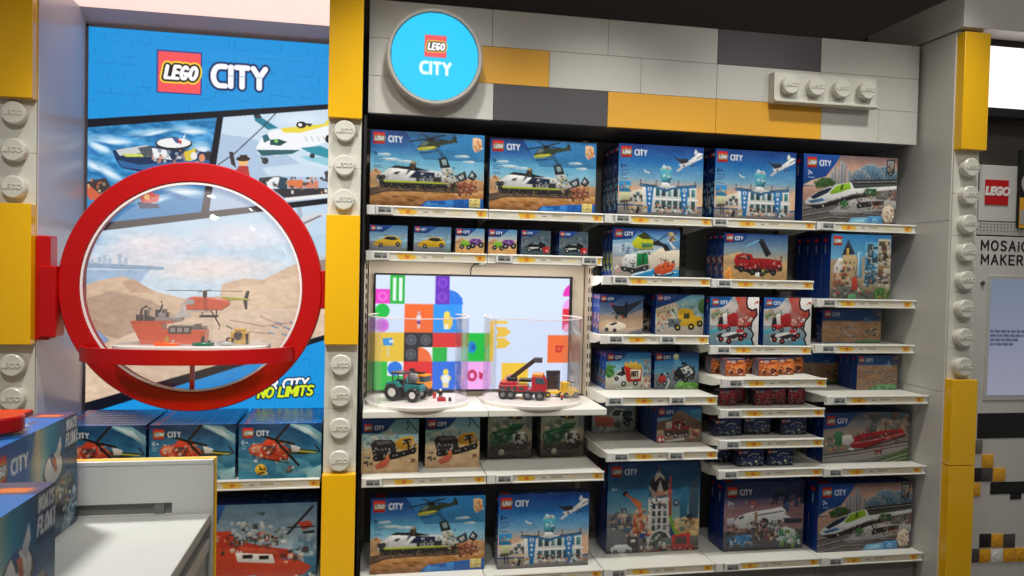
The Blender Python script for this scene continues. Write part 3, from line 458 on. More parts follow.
def art_race_hauler(c):
    c.grad(0, 0, 100, 60, [(0, (170, 176, 180)), (1, (206, 200, 196))]); c.poly([(50, 0), (100, 0), (100, 50), (62, 30)], (200, 70, 56)); c.poly([(62, 0), (74, 0), (80, 30), (76, 50), (48, 44)], (190, 96, 84), .8); c.soft(40, 22, 16, 12, (226, 210, 200), .8); c.mottle(0, 0, 100, 60, 12, 7); c.bits(2, 22, 36, 46, 30, [(130, 140, 130), (190, 190, 180), (90, 120, 80), (206, 160, 120)], 3, 9)
    c.grad(0, 58, 100, 100, [(0, (140, 160, 168)), (1, (90, 120, 136))]); c.poly([(0, 68), (30, 60), (30, 66), (0, 78)], (70, 170, 190)); c.poly([(40, 100), (80, 88), (100, 92), (100, 100)], (60, 150, 176))
    c.poly([(16, 58), (20, 42), (34, 38), (36, 60), (18, 64)], (40, 40, 44)); c.poly([(32, 40), (48, 32), (56, 34), (58, 60), (34, 62)], (176, 34, 38)); c.poly([(26, 36), (34, 32), (36, 56), (28, 58)], (226, 222, 216)); c.poly([(56, 52), (92, 50), (92, 62), (58, 64)], (186, 44, 44)); c.poly([(16, 56), (40, 56), (40, 66), (18, 66)], (190, 40, 42)); c.bits(56, 40, 86, 52, 26, [(196, 90, 80), (230, 200, 180), (150, 60, 56)], 3, 9); wheels(c, [(22, 64), (38, 66), (66, 64), (82, 62)], 5, (150, 150, 150))
    c.poly([(14, 82), (24, 76), (46, 72), (70, 70), (74, 76), (60, 86), (30, 92), (16, 90)], (214, 212, 210)); c.poly([(30, 82), (56, 74), (70, 76), (50, 86)], (50, 46, 50)); c.poly([(54, 66), (68, 66), (70, 72), (56, 74)], (186, 40, 44)); wheels(c, [(24, 86), (40, 90), (64, 84), (72, 78)], 6, (190, 60, 60)); c.poly([(14, 80), (22, 74), (28, 76), (18, 84)], (40, 40, 44))
    W = [(76, -2), (74, 10), (76, 22), (86, 28), (94, 24), (96, 36), (86, 50), (84, 66), (90, 76), (86, 86), (92, 100), (104, 102), (104, -2)]
    c.poly(W, (236, 234, 230)); c.line(W[:-2], 3.4, DK); c.bits(86, 6, 98, 12, 4, [(206, 40, 40)], 3, 5)
    c.poly([(0, 0), (46, 0), (34, 16), (24, 22), (0, 24)], (28, 100, 180)); c.brand(5, 5, 13)
def tracks(c, lines):
    for pl in lines:
        for k in range(len(pl)-1):
            (x0, y0), (x1, y1) = pl[k], pl[k+1]; n = int(max(3, math.hypot(x1-x0, (y1-y0)*.6)/4))
            for i in range(n):
                x, y = x0+(x1-x0)*i/n, y0+(y1-y0)*i/n; c.line([(x-2.4, y-4), (x+2.4, y+4)], 3, (74, 58, 54))
        c.line([(x-1.3, y-3) for x, y in pl], 1.6, (196, 186, 178)); c.line([(x+1.3, y+3) for x, y in pl], 1.6, (196, 186, 178))
def art_switch(c):
    c.grad(0, 0, 100, 100, [(0, (20, 60, 134)), (.32, (26, 76, 150)), (.34, (170, 130, 96)), (1, (160, 116, 80))]); c.mottle(0, 34, 100, 100, 18, 5); tracks(c, [[(28, 88), (40, 56), (50, 48)], [(34, 60), (48, 80), (64, 82)], [(44, 50), (60, 66)], [(70, 74), (82, 60), (96, 62)]]); c.bits(74, 54, 96, 74, 20, [(84, 64, 60), (190, 180, 170), (60, 50, 50)], 3, 8)
    c.bits(86, 2, 98, 40, 22, [(140, 90, 60), (206, 150, 90), (90, 80, 90), (60, 60, 70)], 3, 9); c.bits(70, 18, 86, 34, 8, [(90, 150, 200), (150, 196, 220)], 3, 7); c.poly([(56, 92), (80, 86), (100, 90), (100, 100), (54, 100)], (96, 140, 92)); c.rect(0, 96, 54, 100, (90, 130, 150)); c.brand(4, 5, 20)
def art_tracks(c):
    c.grad(0, 0, 100, 100, [(0, (22, 66, 140)), (.26, (30, 92, 170)), (.28, (176, 136, 106)), (1, (166, 124, 90))]); c.mottle(0, 28, 100, 100, 18, 5); tracks(c, [[(8, 62), (20, 48), (46, 46)], [(54, 50), (70, 42)], [(8, 92), (24, 80), (52, 74)], [(60, 76), (78, 60), (98, 58)], [(66, 84), (96, 70)]])
    c.bits(84, 2, 98, 30, 16, [(150, 90, 60), (214, 150, 80), (80, 80, 90)], 3, 9); c.bits(68, 14, 82, 28, 8, [(100, 160, 210), (160, 206, 226)], 3, 7); c.poly([(28, 94), (50, 84), (92, 82), (100, 90), (100, 100), (26, 100)], (104, 166, 112)); c.bits(34, 86, 94, 98, 20, [(80, 140, 90), (150, 196, 150)], 3, 8); c.brand(4, 4, 18)
def art_hot_food(c):
    c.grad(0, 0, 100, 100, [(0, (26, 110, 186)), (.4, (120, 190, 214)), (.7, (206, 200, 170)), (1, (150, 150, 142))]); c.mottle(0, 0, 100, 60, 10, 8); c.bits(80, 12, 100, 70, 22, [(150, 120, 110), (190, 160, 140), (110, 130, 150)], 4, 14); c.ell(8, 50, 9, 18, (70, 140, 60)); c.bits(2, 34, 16, 66, 14, [(50, 120, 50), (110, 170, 80)], 4, 9)
    c.poly([(40, 36), (70, 34), (80, 44), (78, 78), (50, 80), (38, 60)], (206, 36, 30)); c.poly([(40, 36), (44, 24), (50, 32), (54, 22), (60, 30), (66, 22), (70, 32), (78, 30), (80, 44), (64, 46)], (242, 190, 50)); c.poly([(54, 46), (78, 46), (76, 70), (56, 72)], (236, 226, 196)); c.text(57, 51, 13, 'HOT', (60, 36, 34), .26, 0, -.06, .5); c.poly([(18, 66), (28, 50), (42, 44), (46, 74), (40, 86), (16, 86)], (232, 232, 228)); c.poly([(22, 60), (32, 50), (40, 50), (38, 64)], (60, 66, 74)); c.poly([(34, 40), (40, 38), (44, 60), (36, 62)], (50, 44, 46)); wheels(c, [(40, 84), (66, 82)], 7, (190, 190, 190)); wheels(c, [(24, 70)], 6)
    c.bits(76, 66, 96, 90, 24, [(222, 180, 140), (190, 60, 50), (120, 90, 80), (240, 230, 210)], 2, 7); c.poly([(22, 96), (60, 92), (60, 97), (24, 99)], (210, 220, 206)); c.poly([(0, 0), (48, 0), (32, 22), (0, 24)], (20, 56, 128)); c.brand(4, 5, 16)
def art_police_car(c):
    c.grad(0, 0, 100, 62, [(0, (20, 60, 130)), (.4, (40, 120, 180)), (1, (110, 160, 180))]); c.circ(48, 12, 8, (240, 236, 180)); c.poly([(44, 16), (54, 16), (76, 60), (40, 60)], (140, 196, 206), .4); c.grad(0, 58, 100, 100, [(0, (120, 130, 140)), (1, (84, 90, 96))]); c.line([(26, 100), (34, 80), (24, 56)], 3.5, (216, 220, 220)); c.poly([(44, 100), (56, 78), (100, 84), (100, 100)], (110, 176, 70)); c.bits(48, 80, 92, 98, 30, [(80, 150, 50), (150, 206, 100)], 3, 8)
    c.poly([(44, 54), (54, 40), (76, 32), (90, 44), (92, 62), (66, 74), (46, 70)], (36, 38, 44)); c.poly([(58, 44), (76, 36), (86, 46), (90, 60), (70, 66)], (226, 226, 222)); c.bits(56, 34, 90, 62, 24, [DK, (60, 66, 76), (230, 230, 226), (40, 60, 90)], 3, 9); wheels(c, [(50, 70), (70, 74), (84, 66)], 8, (90, 90, 90)); c.poly([(40, 46), (46, 50), (44, 58)], (200, 80, 60)); c.rect(60, 26, 72, 34, (40, 42, 48))
    c.poly([(8, 76), (14, 62), (24, 62), (28, 76), (20, 84), (10, 84)], (186, 36, 40)); wheels(c, [(10, 84), (24, 84)], 6); c.circ(17, 60, 4, DK); c.bits(24, 46, 36, 66, 10, [(40, 60, 80), (90, 120, 130)], 3, 8); c.poly([(0, 0), (42, 0), (30, 20), (0, 24)], (18, 50, 118)); c.brand(4, 5, 16)
def art_pull(cols):
    def f(c):
        bgc, a, b = cols; c.grad(0, 0, 100, 100, [(0, (30, 50, 110)), (.3, bgc), (1, tuple(int(v*.6) for v in bgc))]); c.mottle(0, 0, 100, 100, 20, 4)
        c.poly([(20, 60), (40, 40), (78, 36), (90, 60), (70, 80), (26, 82)], a); c.bits(14, 36, 92, 84, 46, [a, b, DK, tuple(int(v*.5) for v in a), (220, 220, 216)], 3, 12); c.circ(70, 70, 15, DK); c.circ(70, 70, 8, b); c.circ(30, 76, 11, DK); c.circ(30, 76, 5, b); c.line([(40, 40), (56, 24), (80, 30)], 5, b); c.rect(60, 8, 92, 18, tuple(min(255, int(v*1.2)+20) for v in bgc)); c.brand(5, 6, 22)
    return f
art_orange = art_pull(((226, 110, 40), (236, 130, 50), (190, 60, 30))); art_red = art_pull(((170, 30, 44), (200, 40, 50), (226, 120, 120))); art_blue = art_pull(((20, 34, 84), (40, 60, 120), (196, 206, 190)))
def art_tram(c):
    c.grad(0, 0, 100, 46, [(0, (80, 110, 130)), (1, (176, 150, 130))]); c.bits(44, 0, 100, 40, 50, [(140, 110, 90), (190, 160, 130), (120, 110, 106), (206, 186, 160), (90, 100, 90)], 5, 18); c.mottle(0, 0, 100, 46, 10, 6); c.grad(0, 44, 100, 100, [(0, (150, 140, 134)), (1, (110, 106, 104))]); c.poly([(0, 100), (0, 84), (100, 60), (100, 76), (30, 100)], (164, 158, 152)); c.poly([(56, 100), (100, 72), (100, 100)], (80, 110, 60)); c.line([(66, 100), (100, 84)], 1.4, (200, 210, 180)); c.line([(78, 100), (100, 92)], 1.4, (200, 210, 180))
    c.line([(0, 84), (40, 76), (100, 60)], 2.4, (66, 56, 54)); c.line([(0, 90), (40, 82), (100, 66)], 1.6, (70, 60, 58)); c.bits(2, 40, 24, 72, 50, [(70, 130, 70), (206, 190, 160), (190, 140, 60), (90, 90, 90), (210, 80, 60)], 2, 7); c.rect(14, 38, 22, 66, (60, 130, 84))
    c.poly([(32, 52), (42, 44), (66, 38), (92, 34), (96, 46), (70, 58), (48, 72), (34, 70), (30, 62)], (186, 26, 38)); c.poly([(22, 46), (32, 44), (36, 56), (30, 66), (22, 62)], (226, 222, 216)); c.bits(36, 40, 94, 58, 60, [(120, 16, 28), (226, 206, 196), (206, 50, 60), (60, 40, 46), (150, 24, 34)], 1.5, 5); [c.poly([(44+k*5, 52-k*1.8), (47.4+k*5, 51-k*1.8), (47.4+k*5, 58-k*1.8), (44+k*5, 59-k*1.8)], (90, 60, 64)) for k in range(9)]; c.line([(34, 62), (60, 55), (96, 43)], 1.4, (230, 214, 200), .7); c.line([(48, 72), (72, 60), (96, 48)], 3, (66, 50, 52)); c.line([(72, 24), (72, 38)], 1.6, (60, 60, 60)); c.bits(58, 68, 68, 82, 14, [(240, 180, 60), (196, 50, 44), DK], 2, 6); c.poly([(30, 70), (36, 72), (36, 76), (30, 74)], WH)
    c.poly([(0, 0), (40, 0), (26, 28), (0, 34)], (20, 66, 146)); c.brand(4, 7, 18)
def art_plow(c):
    c.grad(0, 0, 100, 100, [(0, (26, 70, 136)), (.25, (130, 160, 176)), (.6, (170, 180, 184)), (1, (150, 156, 160))]); c.mottle(0, 20, 100, 100, 12, 6); c.poly([(40, 44), (52, 30), (74, 30), (74, 60), (44, 64)], (226, 226, 222)); c.poly([(46, 42), (54, 34), (66, 34), (64, 50), (48, 52)], (50, 60, 70)); c.poly([(70, 36), (92, 38), (92, 66), (72, 68)], (40, 60, 56)); c.bits(46, 30, 92, 74, 24, [(30, 32, 34), (60, 110, 90), (200, 200, 196)], 3, 9); wheels(c, [(58, 76), (82, 74)], 9); c.poly([(4, 56), (12, 50), (50, 56), (50, 82), (10, 80)], (226, 84, 40)); c.bits(2, 78, 56, 94, 24, [(206, 214, 220), (230, 236, 240)], 4, 10); small_head(c, 16, 70, 22)
def art_fire_pickup(c):
    c.grad(0, 0, 100, 62, [(0, (30, 90, 160)), (.4, (70, 150, 206)), (1, (190, 180, 160))]); c.poly([(40, 10), (56, 12), (100, 44), (100, 66), (0, 66), (0, 40), (30, 36)], (140, 104, 86)); c.mottle(0, 20, 100, 66, 18, 6); c.poly([(70, 10), (100, 6), (100, 40)], (80, 160, 210)); c.grad(0, 64, 100, 100, [(0, (170, 140, 112)), (1, (112, 96, 86))]); c.mottle(0, 64, 100, 100, 12, 5)
    c.poly([(16, 66), (20, 54), (34, 50), (36, 42), (50, 38), (60, 50), (72, 56), (72, 72), (20, 76)], (170, 44, 40)); c.poly([(20, 44), (32, 40), (34, 60), (20, 62)], (214, 204, 186)); c.bits(34, 34, 60, 58, 24, [(50, 44, 56), (120, 60, 70), (206, 190, 176), DK], 3, 8); c.poly([(16, 66), (72, 64), (72, 76), (18, 80)], (60, 44, 42)); wheels(c, [(26, 76), (42, 80), (66, 78)], 7, (190, 180, 170)); c.poly([(14, 94), (60, 86), (64, 92), (24, 99)], (190, 190, 186)); c.bits(72, 58, 90, 88, 20, [(196, 60, 50), (226, 180, 140), (70, 50, 50)], 3, 9)
    c.poly([(0, 0), (52, 0), (34, 26), (0, 30)], (20, 58, 134)); c.circ(10, 90, 11, (190, 40, 44)); c.text(5, 85, 10, '4+', WH, .26); c.brand(4, 6, 17)
def art_cement(c):
    c.grad(0, 0, 100, 60, [(0, (90, 160, 190)), (.5, (150, 196, 200)), (1, (206, 206, 180))]); c.bits(2, 24, 60, 46, 30, [(140, 176, 180), (186, 200, 190), (110, 150, 160), (206, 200, 180)], 3, 12); c.grad(0, 54, 100, 100, [(0, (216, 190, 142)), (1, (186, 150, 104))]); c.mottle(0, 50, 100, 100, 14, 5); c.line([(80, 2), (98, 24)], 2, (40, 60, 70)); c.line([(78, 4), (82, 14), (78, 20)], 2, (50, 60, 70)); c.poly([(38, 26), (52, 18), (56, 32), (40, 36)], (190, 200, 196))
    c.poly([(16, 46), (24, 38), (52, 38), (60, 46), (60, 62), (40, 74), (22, 70)], (54, 50, 50)); c.poly([(24, 42), (48, 40), (54, 44), (30, 48)], (106, 102, 102)); c.poly([(58, 42), (70, 34), (90, 32), (92, 46), (84, 56), (62, 56)], (228, 164, 40)); c.poly([(72, 38), (86, 36), (88, 44), (74, 48)], (60, 50, 40)); c.bits(72, 36, 94, 56, 20, [DK, (228, 170, 60), (60, 56, 50), (206, 206, 200)], 3, 7); c.poly([(24, 70), (60, 62), (94, 54), (94, 64), (60, 74), (28, 78)], (44, 40, 40)); wheels(c, [(26, 72), (40, 70), (56, 68), (74, 64), (90, 60)], 6, (110, 106, 100)); c.bits(20, 52, 60, 68, 24, [(40, 36, 36), (120, 116, 110), (200, 196, 190)], 2, 5)
    c.poly([(24, 86), (34, 78), (46, 72), (50, 78), (44, 88), (28, 94)], (206, 90, 66)); c.poly([(42, 68), (48, 66), (50, 78), (44, 80)], (226, 120, 70)); c.bits(4, 68, 18, 86, 14, [(60, 50, 56), (190, 160, 120), (50, 70, 100), DK], 2, 6); c.bits(76, 74, 92, 80, 6, [(110, 60, 60), (220, 210, 200)], 2, 5)
    c.poly([(0, 0), (60, 0), (44, 20), (30, 26), (0, 26)], (22, 66, 140)); c.brand(5, 8, 14)
def art_green_truck(c):
    c.grad(0, 0, 100, 100, [(0, (60, 120, 150)), (.2, (150, 160, 140)), (.6, (190, 176, 140)), (.66, (120, 104, 90)), (1, (74, 62, 56))]); c.bits(6, 16, 60, 56, 30, [(160, 176, 150), (206, 196, 160), (120, 140, 130), (90, 110, 100)], 5, 18); c.mottle(0, 10, 100, 100, 12, 6); c.poly([(44, 18), (50, 0), (74, 0), (78, 20), (62, 22)], (70, 50, 36)); c.poly([(54, 2), (60, 0), (64, 16), (58, 22)], (228, 186, 70)); c.bits(82, 8, 98, 40, 10, [(110, 130, 130), (180, 180, 160)], 6, 12)
    c.poly([(4, 54), (12, 46), (44, 38), (56, 30), (76, 30), (78, 40), (54, 46), (48, 66), (10, 78)], (34, 108, 62)); c.bits(8, 44, 54, 72, 36, [(24, 84, 46), (70, 140, 90), (30, 70, 44), (130, 150, 120)], 3, 10); c.line([(52, 40), (74, 38), (80, 30)], 3, (44, 50, 46)); c.poly([(56, 52), (64, 46), (84, 46), (86, 64), (78, 72), (60, 72)], (222, 222, 216)); c.poly([(62, 52), (74, 50), (74, 62), (64, 62)], (60, 60, 60)); c.bits(58, 44, 90, 76, 20, [(40, 40, 40), (206, 206, 200), (120, 120, 114)], 3, 8); c.poly([(6, 76), (60, 70), (88, 72), (88, 82), (40, 86), (8, 84)], (54, 46, 44)); wheels(c, [(20, 82), (68, 78)], 7, (90, 90, 84)); c.circ(32, 87, 6, (214, 206, 180))
    c.poly([(0, 0), (50, 0), (40, 12), (0, 14)], (22, 66, 120)); c.brand(4, -6, 14)
def art_tower(c):
    c.grad(0, 0, 100, 66, [(0, (22, 66, 124)), (.5, (50, 124, 170)), (1, (150, 180, 180))]); c.mottle(0, 0, 100, 60, 12, 9); c.poly([(78, 32), (86, 26), (86, 74), (78, 74)], (48, 120, 160)); c.poly([(88, 26), (98, 16), (98, 74), (88, 74)], (70, 100, 120)); c.rect(0, 56, 26, 82, (120, 110, 110)); c.bits(0, 50, 28, 80, 60, [(80, 84, 96), (170, 130, 110), (60, 90, 120), (196, 180, 160)], 3, 8); c.rect(72, 64, 100, 88, (196, 160, 110)); c.bits(72, 62, 100, 86, 40, [(220, 186, 120), (150, 120, 90), (90, 120, 110), (226, 206, 150)], 3, 8); c.grad(0, 84, 100, 100, [(0, (110, 104, 102)), (1, (66, 64, 68))]); c.poly([(0, 70), (20, 76), (24, 96), (0, 96)], (110, 114, 120))
    c.rect(44, 40, 68, 92, (214, 212, 206)); c.poly([(44, 28), (54, 8), (66, 26), (66, 34), (46, 36)], (206, 204, 200)); c.poly([(52, 30), (56, 6), (60, 28), (56, 32)], (90, 90, 96)); c.ell(55, 24, 10, 8, (70, 64, 66)); c.poly([(50, 16), (54, 10), (60, 16), (62, 26), (56, 30), (50, 26)], (220, 216, 210)); c.line([(54, 4), (54, 12)], 1.4, (90, 90, 96)); c.poly([(48, 34), (66, 28), (66, 36), (48, 40)], (200, 140, 110)); c.bits(44, 30, 68, 50, 60, [(50, 50, 56), (220, 216, 210), (40, 44, 50), (120, 116, 112)], 1, 3); c.poly([(47, 30), (50, 22), (56, 16), (62, 22), (66, 30), (61, 33), (56, 26), (51, 33)], (60, 56, 60)); c.poly([(53, 30), (56, 20), (59, 30), (56, 34)], (236, 232, 226)); c.bits(44, 44, 68, 90, 60, [(150, 152, 150), (236, 234, 228), (96, 100, 104)], .8, 2.2); c.line([(45, 40), (45, 92)], 1.2, (236, 232, 226)); c.line([(67.4, 40), (67.4, 92)], 1.2, (130, 130, 130))
    for x in (48, 54, 60):
        for y in (46, 54, 62, 70): c.rect(x, y, x+3.6, y+6, c.rn.choice([(50, 66, 80), (110, 120, 126), (70, 80, 84)]))
    c.ell(57, 88, 11, 14, (60, 70, 74), 1, 0, 26, 180, 360); c.rect(46, 84, 68, 96, (96, 104, 100)); c.bits(38, 80, 70, 96, 50, [(60, 110, 100), (206, 206, 196), (70, 60, 60), (150, 160, 150), (40, 44, 50)], 2, 6); c.line([(46, 84), (50, 78), (57, 75), (64, 78), (68, 84)], 2.4, (206, 206, 200))
    c.poly([(20, 34), (36, 44), (38, 58), (40, 76), (28, 80), (28, 58), (32, 50)], (214, 110, 60)); c.bits(26, 50, 44, 80, 40, [(190, 60, 40), (232, 170, 120), (120, 70, 50), (206, 196, 180)], 2, 6); c.circ(19, 34, 3, DK); c.line([(20, 35), (30, 42)], 2.4, (196, 90, 50))
    c.line([(67, 44), (68, 62), (72, 76), (80, 84)], 3.4, (120, 176, 50)); c.poly([(66, 16), (68, 16), (69, 60), (66, 60)], (206, 70, 60)); c.circ(74, 46, 4, (70, 80, 100)); c.circ(74, 46, 2, (150, 170, 180)); c.poly([(70, 82), (90, 80), (90, 96), (70, 98)], (196, 44, 44)); c.rect(74, 84, 86, 92, (80, 60, 60)); c.rect(22, 82, 34, 94, (60, 54, 54)); c.rect(26, 85, 31, 88, (220, 220, 214)); c.bits(84, 58, 92, 66, 8, [(40, 44, 70), (110, 70, 60)], 2, 5)
    c.poly([(4, 94), (10, 90), (22, 90), (28, 95), (26, 99), (6, 99)], (200, 204, 206)); wheels(c, [(10, 98), (23, 98)], 2.4); c.poly([(74, 96), (92, 92), (96, 96), (94, 100), (76, 100)], (170, 60, 50)); c.bits(34, 92, 96, 100, 36, [(190, 190, 190), (150, 60, 54), (60, 70, 70), (206, 190, 150)], 2, 5)
    c.text(5, 27, 3.6, '8+' if '8' in GL else '6+', (200, 214, 226), .24); [c.rect(5, y, 5+l, y+1, (90, 130, 170)) for y, l in ((34, 8), (37, 9), (40, 6), (44, 10), (47, 8))]; c.brand(4, 4, 11.5)
def art_plane(c):
    c.grad(0, 0, 100, 74, [(0, (30, 50, 96)), (.3, (60, 76, 120)), (.5, (150, 110, 116)), (1, (150, 120, 116))]); c.mottle(0, 0, 100, 70, 12, 9); c.poly([(60, 18), (100, 8), (100, 34), (58, 34)], (40, 52, 84)); c.bits(56, 20, 100, 34, 20, [(50, 66, 100), (90, 90, 110), (180, 120, 110)], 3, 9); c.grad(0, 72, 100, 100, [(0, (96, 92, 96)), (1, (66, 66, 72))]); c.poly([(26, 30), (40, 26), (40, 32)], (150, 70, 70)); c.bits(24, 28, 40, 36, 10, [(160, 90, 90), (190, 160, 160)], 2, 4); c.line([(66, 12), (74, 12)], 2, (40, 60, 70)); c.poly([(67, 12), (72, 10), (73, 16), (68, 16)], (50, 80, 84))
    c.poly([(12, 58), (20, 48), (32, 44), (60, 40), (78, 36), (76, 48), (84, 54), (80, 58), (52, 64), (30, 68), (16, 66)], (232, 234, 234)); c.poly([(72, 38), (78, 30), (82, 32), (80, 46)], (60, 90, 120)); c.line([(40, 49), (74, 44)], 1.6, (60, 80, 110)); c.poly([(18, 52), (24, 48), (25, 52), (20, 54)], (50, 60, 76)); c.poly([(38, 44), (42, 44), (42, 70), (38, 72)], (150, 130, 90)); c.poly([(58, 54), (70, 52), (70, 66), (58, 70)], (206, 206, 206)); c.ell(50, 60, 6, 7, (60, 50, 54)); c.poly([(74, 54), (98, 56), (98, 62), (76, 62)], (60, 66, 76))
    c.bits(20, 44, 78, 66, 40, [(214, 216, 218), (246, 246, 246), (170, 176, 184)], 1, 2.4); c.bits(26, 56, 70, 84, 110, [(70, 60, 60), (196, 170, 120), (200, 204, 200), (60, 90, 110), (150, 70, 60), (50, 50, 54)], 2, 6); c.poly([(4, 84), (14, 78), (32, 76), (36, 84), (24, 90), (6, 90)], (60, 130, 190)); c.bits(4, 76, 36, 92, 30, [(70, 150, 206), (40, 90, 140), (190, 200, 206), (40, 40, 46)], 2, 6); c.poly([(68, 72), (76, 66), (90, 72), (92, 90), (84, 92), (70, 88)], (196, 210, 204)); c.bits(66, 68, 94, 92, 36, [(60, 130, 110), (40, 46, 50), (220, 224, 220), (120, 170, 60)], 2, 7)
    c.poly([(4, 52), (13, 51), (14, 60), (9, 62), (4, 60)], (196, 196, 206)); c.bits(3, 60, 16, 72, 16, [(90, 70, 80), (190, 150, 120), (60, 60, 70)], 2, 6); c.text(5, 28, 5, '7+', WH, .24); c.rect(5, 36, 13, 37.4, (150, 180, 210)); c.poly([(0, 0), (1, 0), (1, 1)], NAVY); c.brand(4, 7, 15)
def art_rescue_heli(c):
    c.grad(0, 0, 100, 100, [(0, (22, 74, 124)), (.4, (34, 110, 150)), (1, (40, 128, 160))]); c.mottle(0, 0, 100, 100, 20, 9); c.poly([(56, 0), (84, 4), (100, 20), (100, 40), (84, 22), (70, 12)], (120, 176, 190)); c.poly([(64, 2), (84, 10), (98, 30), (80, 18)], (196, 220, 222)); c.poly([(0, 60), (30, 70), (0, 84)], (60, 140, 166)); c.poly([(80, 90), (100, 76), (100, 100), (84, 100)], (150, 200, 206)); c.mottle(0, 0, 100, 100, 8, 3)
    c.ell(66, 80, 22, 16, (110, 180, 196), .4); c.ell(66, 80, 15, 10, (50, 120, 150), .6)
    c.poly([(12, 46), (16, 38), (28, 36), (34, 28), (48, 28), (54, 40), (60, 46), (60, 64), (44, 68), (22, 58), (14, 54)], (216, 62, 36)); c.poly([(14, 46), (18, 40), (26, 40), (26, 52), (16, 50)], (236, 150, 110)); c.poly([(28, 40), (44, 40), (44, 50), (30, 50)], (70, 56, 60)); c.poly([(30, 52), (60, 52), (60, 58), (34, 58)], (190, 46, 30)); c.bits(16, 36, 60, 68, 46, [(150, 34, 24), (236, 110, 70), (60, 44, 46), (232, 222, 210), (240, 140, 90)], 2, 6); c.line([(26, 62), (60, 72)], 2, DK)
    c.poly([(58, 44), (70, 46), (94, 50), (96, 54), (80, 58), (62, 56)], (60, 62, 50)); c.line([(68, 50), (94, 54)], 2, (206, 206, 60)); c.poly([(62, 38), (74, 44), (72, 52), (64, 52)], (226, 222, 214)); c.line([(92, 40), (98, 52), (90, 58)], 2.4, DK)
    c.bits(14, 34, 62, 70, 60, [(190, 50, 32), (236, 130, 96), (120, 34, 28), (240, 230, 220), (250, 170, 130)], 1, 3); c.soft(90, 62, 12, 8, (90, 160, 180), .6, -20); c.soft(10, 78, 14, 6, (110, 176, 190), .6, 20); c.soft(84, 86, 18, 5, (150, 200, 206), .6, -12)
    for p in ([(44, 30), (60, 2)], [(44, 30), (72, 76)], [(44, 30), (20, 18)], [(44, 30), (66, 38)]): c.line(p, 4.4, (26, 28, 32))
    c.circ(27, 83, 10, (236, 184, 40)); c.bits(22, 76, 32, 90, 14, [(90, 60, 30), (60, 50, 40), (246, 216, 90)], 2, 7); c.bits(54, 76, 64, 86, 12, [(190, 70, 50), (226, 206, 190), (60, 60, 70)], 2, 6); c.text(4, 30, 7, '6+', (200, 220, 230), .2); c.rect(4, 40, 10, 42, (140, 180, 200)); c.rect(4, 44, 9, 46, (140, 180, 200)); c.brand(5, 8, 18)
def art_ship(c):
    c.grad(0, 0, 100, 60, [(0, (90, 130, 160)), (1, (160, 186, 200))]); c.mottle(0, 0, 100, 60, 10, 8); c.rect(80, 50, 100, 74, (110, 150, 170)); c.bits(80, 40, 100, 72, 24, [(130, 160, 176), (90, 124, 150), (160, 186, 196)], 4, 12); c.poly([(0, 78), (100, 70), (100, 100), (0, 100)], (50, 110, 140)); c.mottle(0, 74, 100, 100, 16, 5)
    c.poly([(0, 46), (26, 54), (60, 72), (84, 74), (96, 84), (90, 94), (60, 100), (0, 100)], (206, 62, 34)); c.poly([(6, 34), (30, 34), (34, 46), (60, 56), (76, 60), (84, 70), (60, 74), (30, 58), (4, 50)], (200, 56, 36)); c.bits(4, 36, 66, 60, 60, [(230, 224, 214), (200, 60, 40), (70, 56, 56), (232, 140, 100), (130, 40, 30)], 2, 6); c.poly([(34, 62), (64, 66), (66, 78), (36, 74)], (228, 224, 216)); c.rect(40, 65, 48, 70, DK); c.rect(53, 67, 61, 72, DK); c.poly([(36, 54), (66, 60), (70, 66), (40, 62)], (214, 80, 50)); c.bits(28, 22, 72, 52, 60, [(226, 224, 218), (60, 62, 66), (90, 110, 90), (200, 204, 206)], 2, 7); c.bits(70, 56, 90, 76, 26, [(180, 40, 34), (70, 50, 50), (226, 200, 180)], 2, 7)
    c.line([(76, 40), (96, 6)], 3, DK); c.poly([(84, 26), (94, 24), (97, 32), (88, 36)], (196, 60, 44)); c.line([(76, 32), (98, 32)], 1.6, DK); c.poly([(88, 38), (98, 37), (98, 40), (88, 41)], DK); c.poly([(50, 12), (58, 10), (56, 16)], (60, 90, 90)); c.text(12, 86, 8, 'O', WH, .2); c.bits(0, 78, 14, 98, 16, [(60, 90, 90), (200, 160, 120), (150, 150, 140)], 3, 8); c.bits(82, 90, 98, 99, 14, [WH, (60, 60, 60)], 2, 5); c.poly([(20, 96), (50, 92), (60, 100), (20, 100)], (60, 140, 166))
    c.poly([(0, 0), (26, 0), (20, 24), (0, 30)], (24, 84, 160)); c.brand(-11, 10, 12); c.text(5, 13, 7, 'Y', WH, .24)
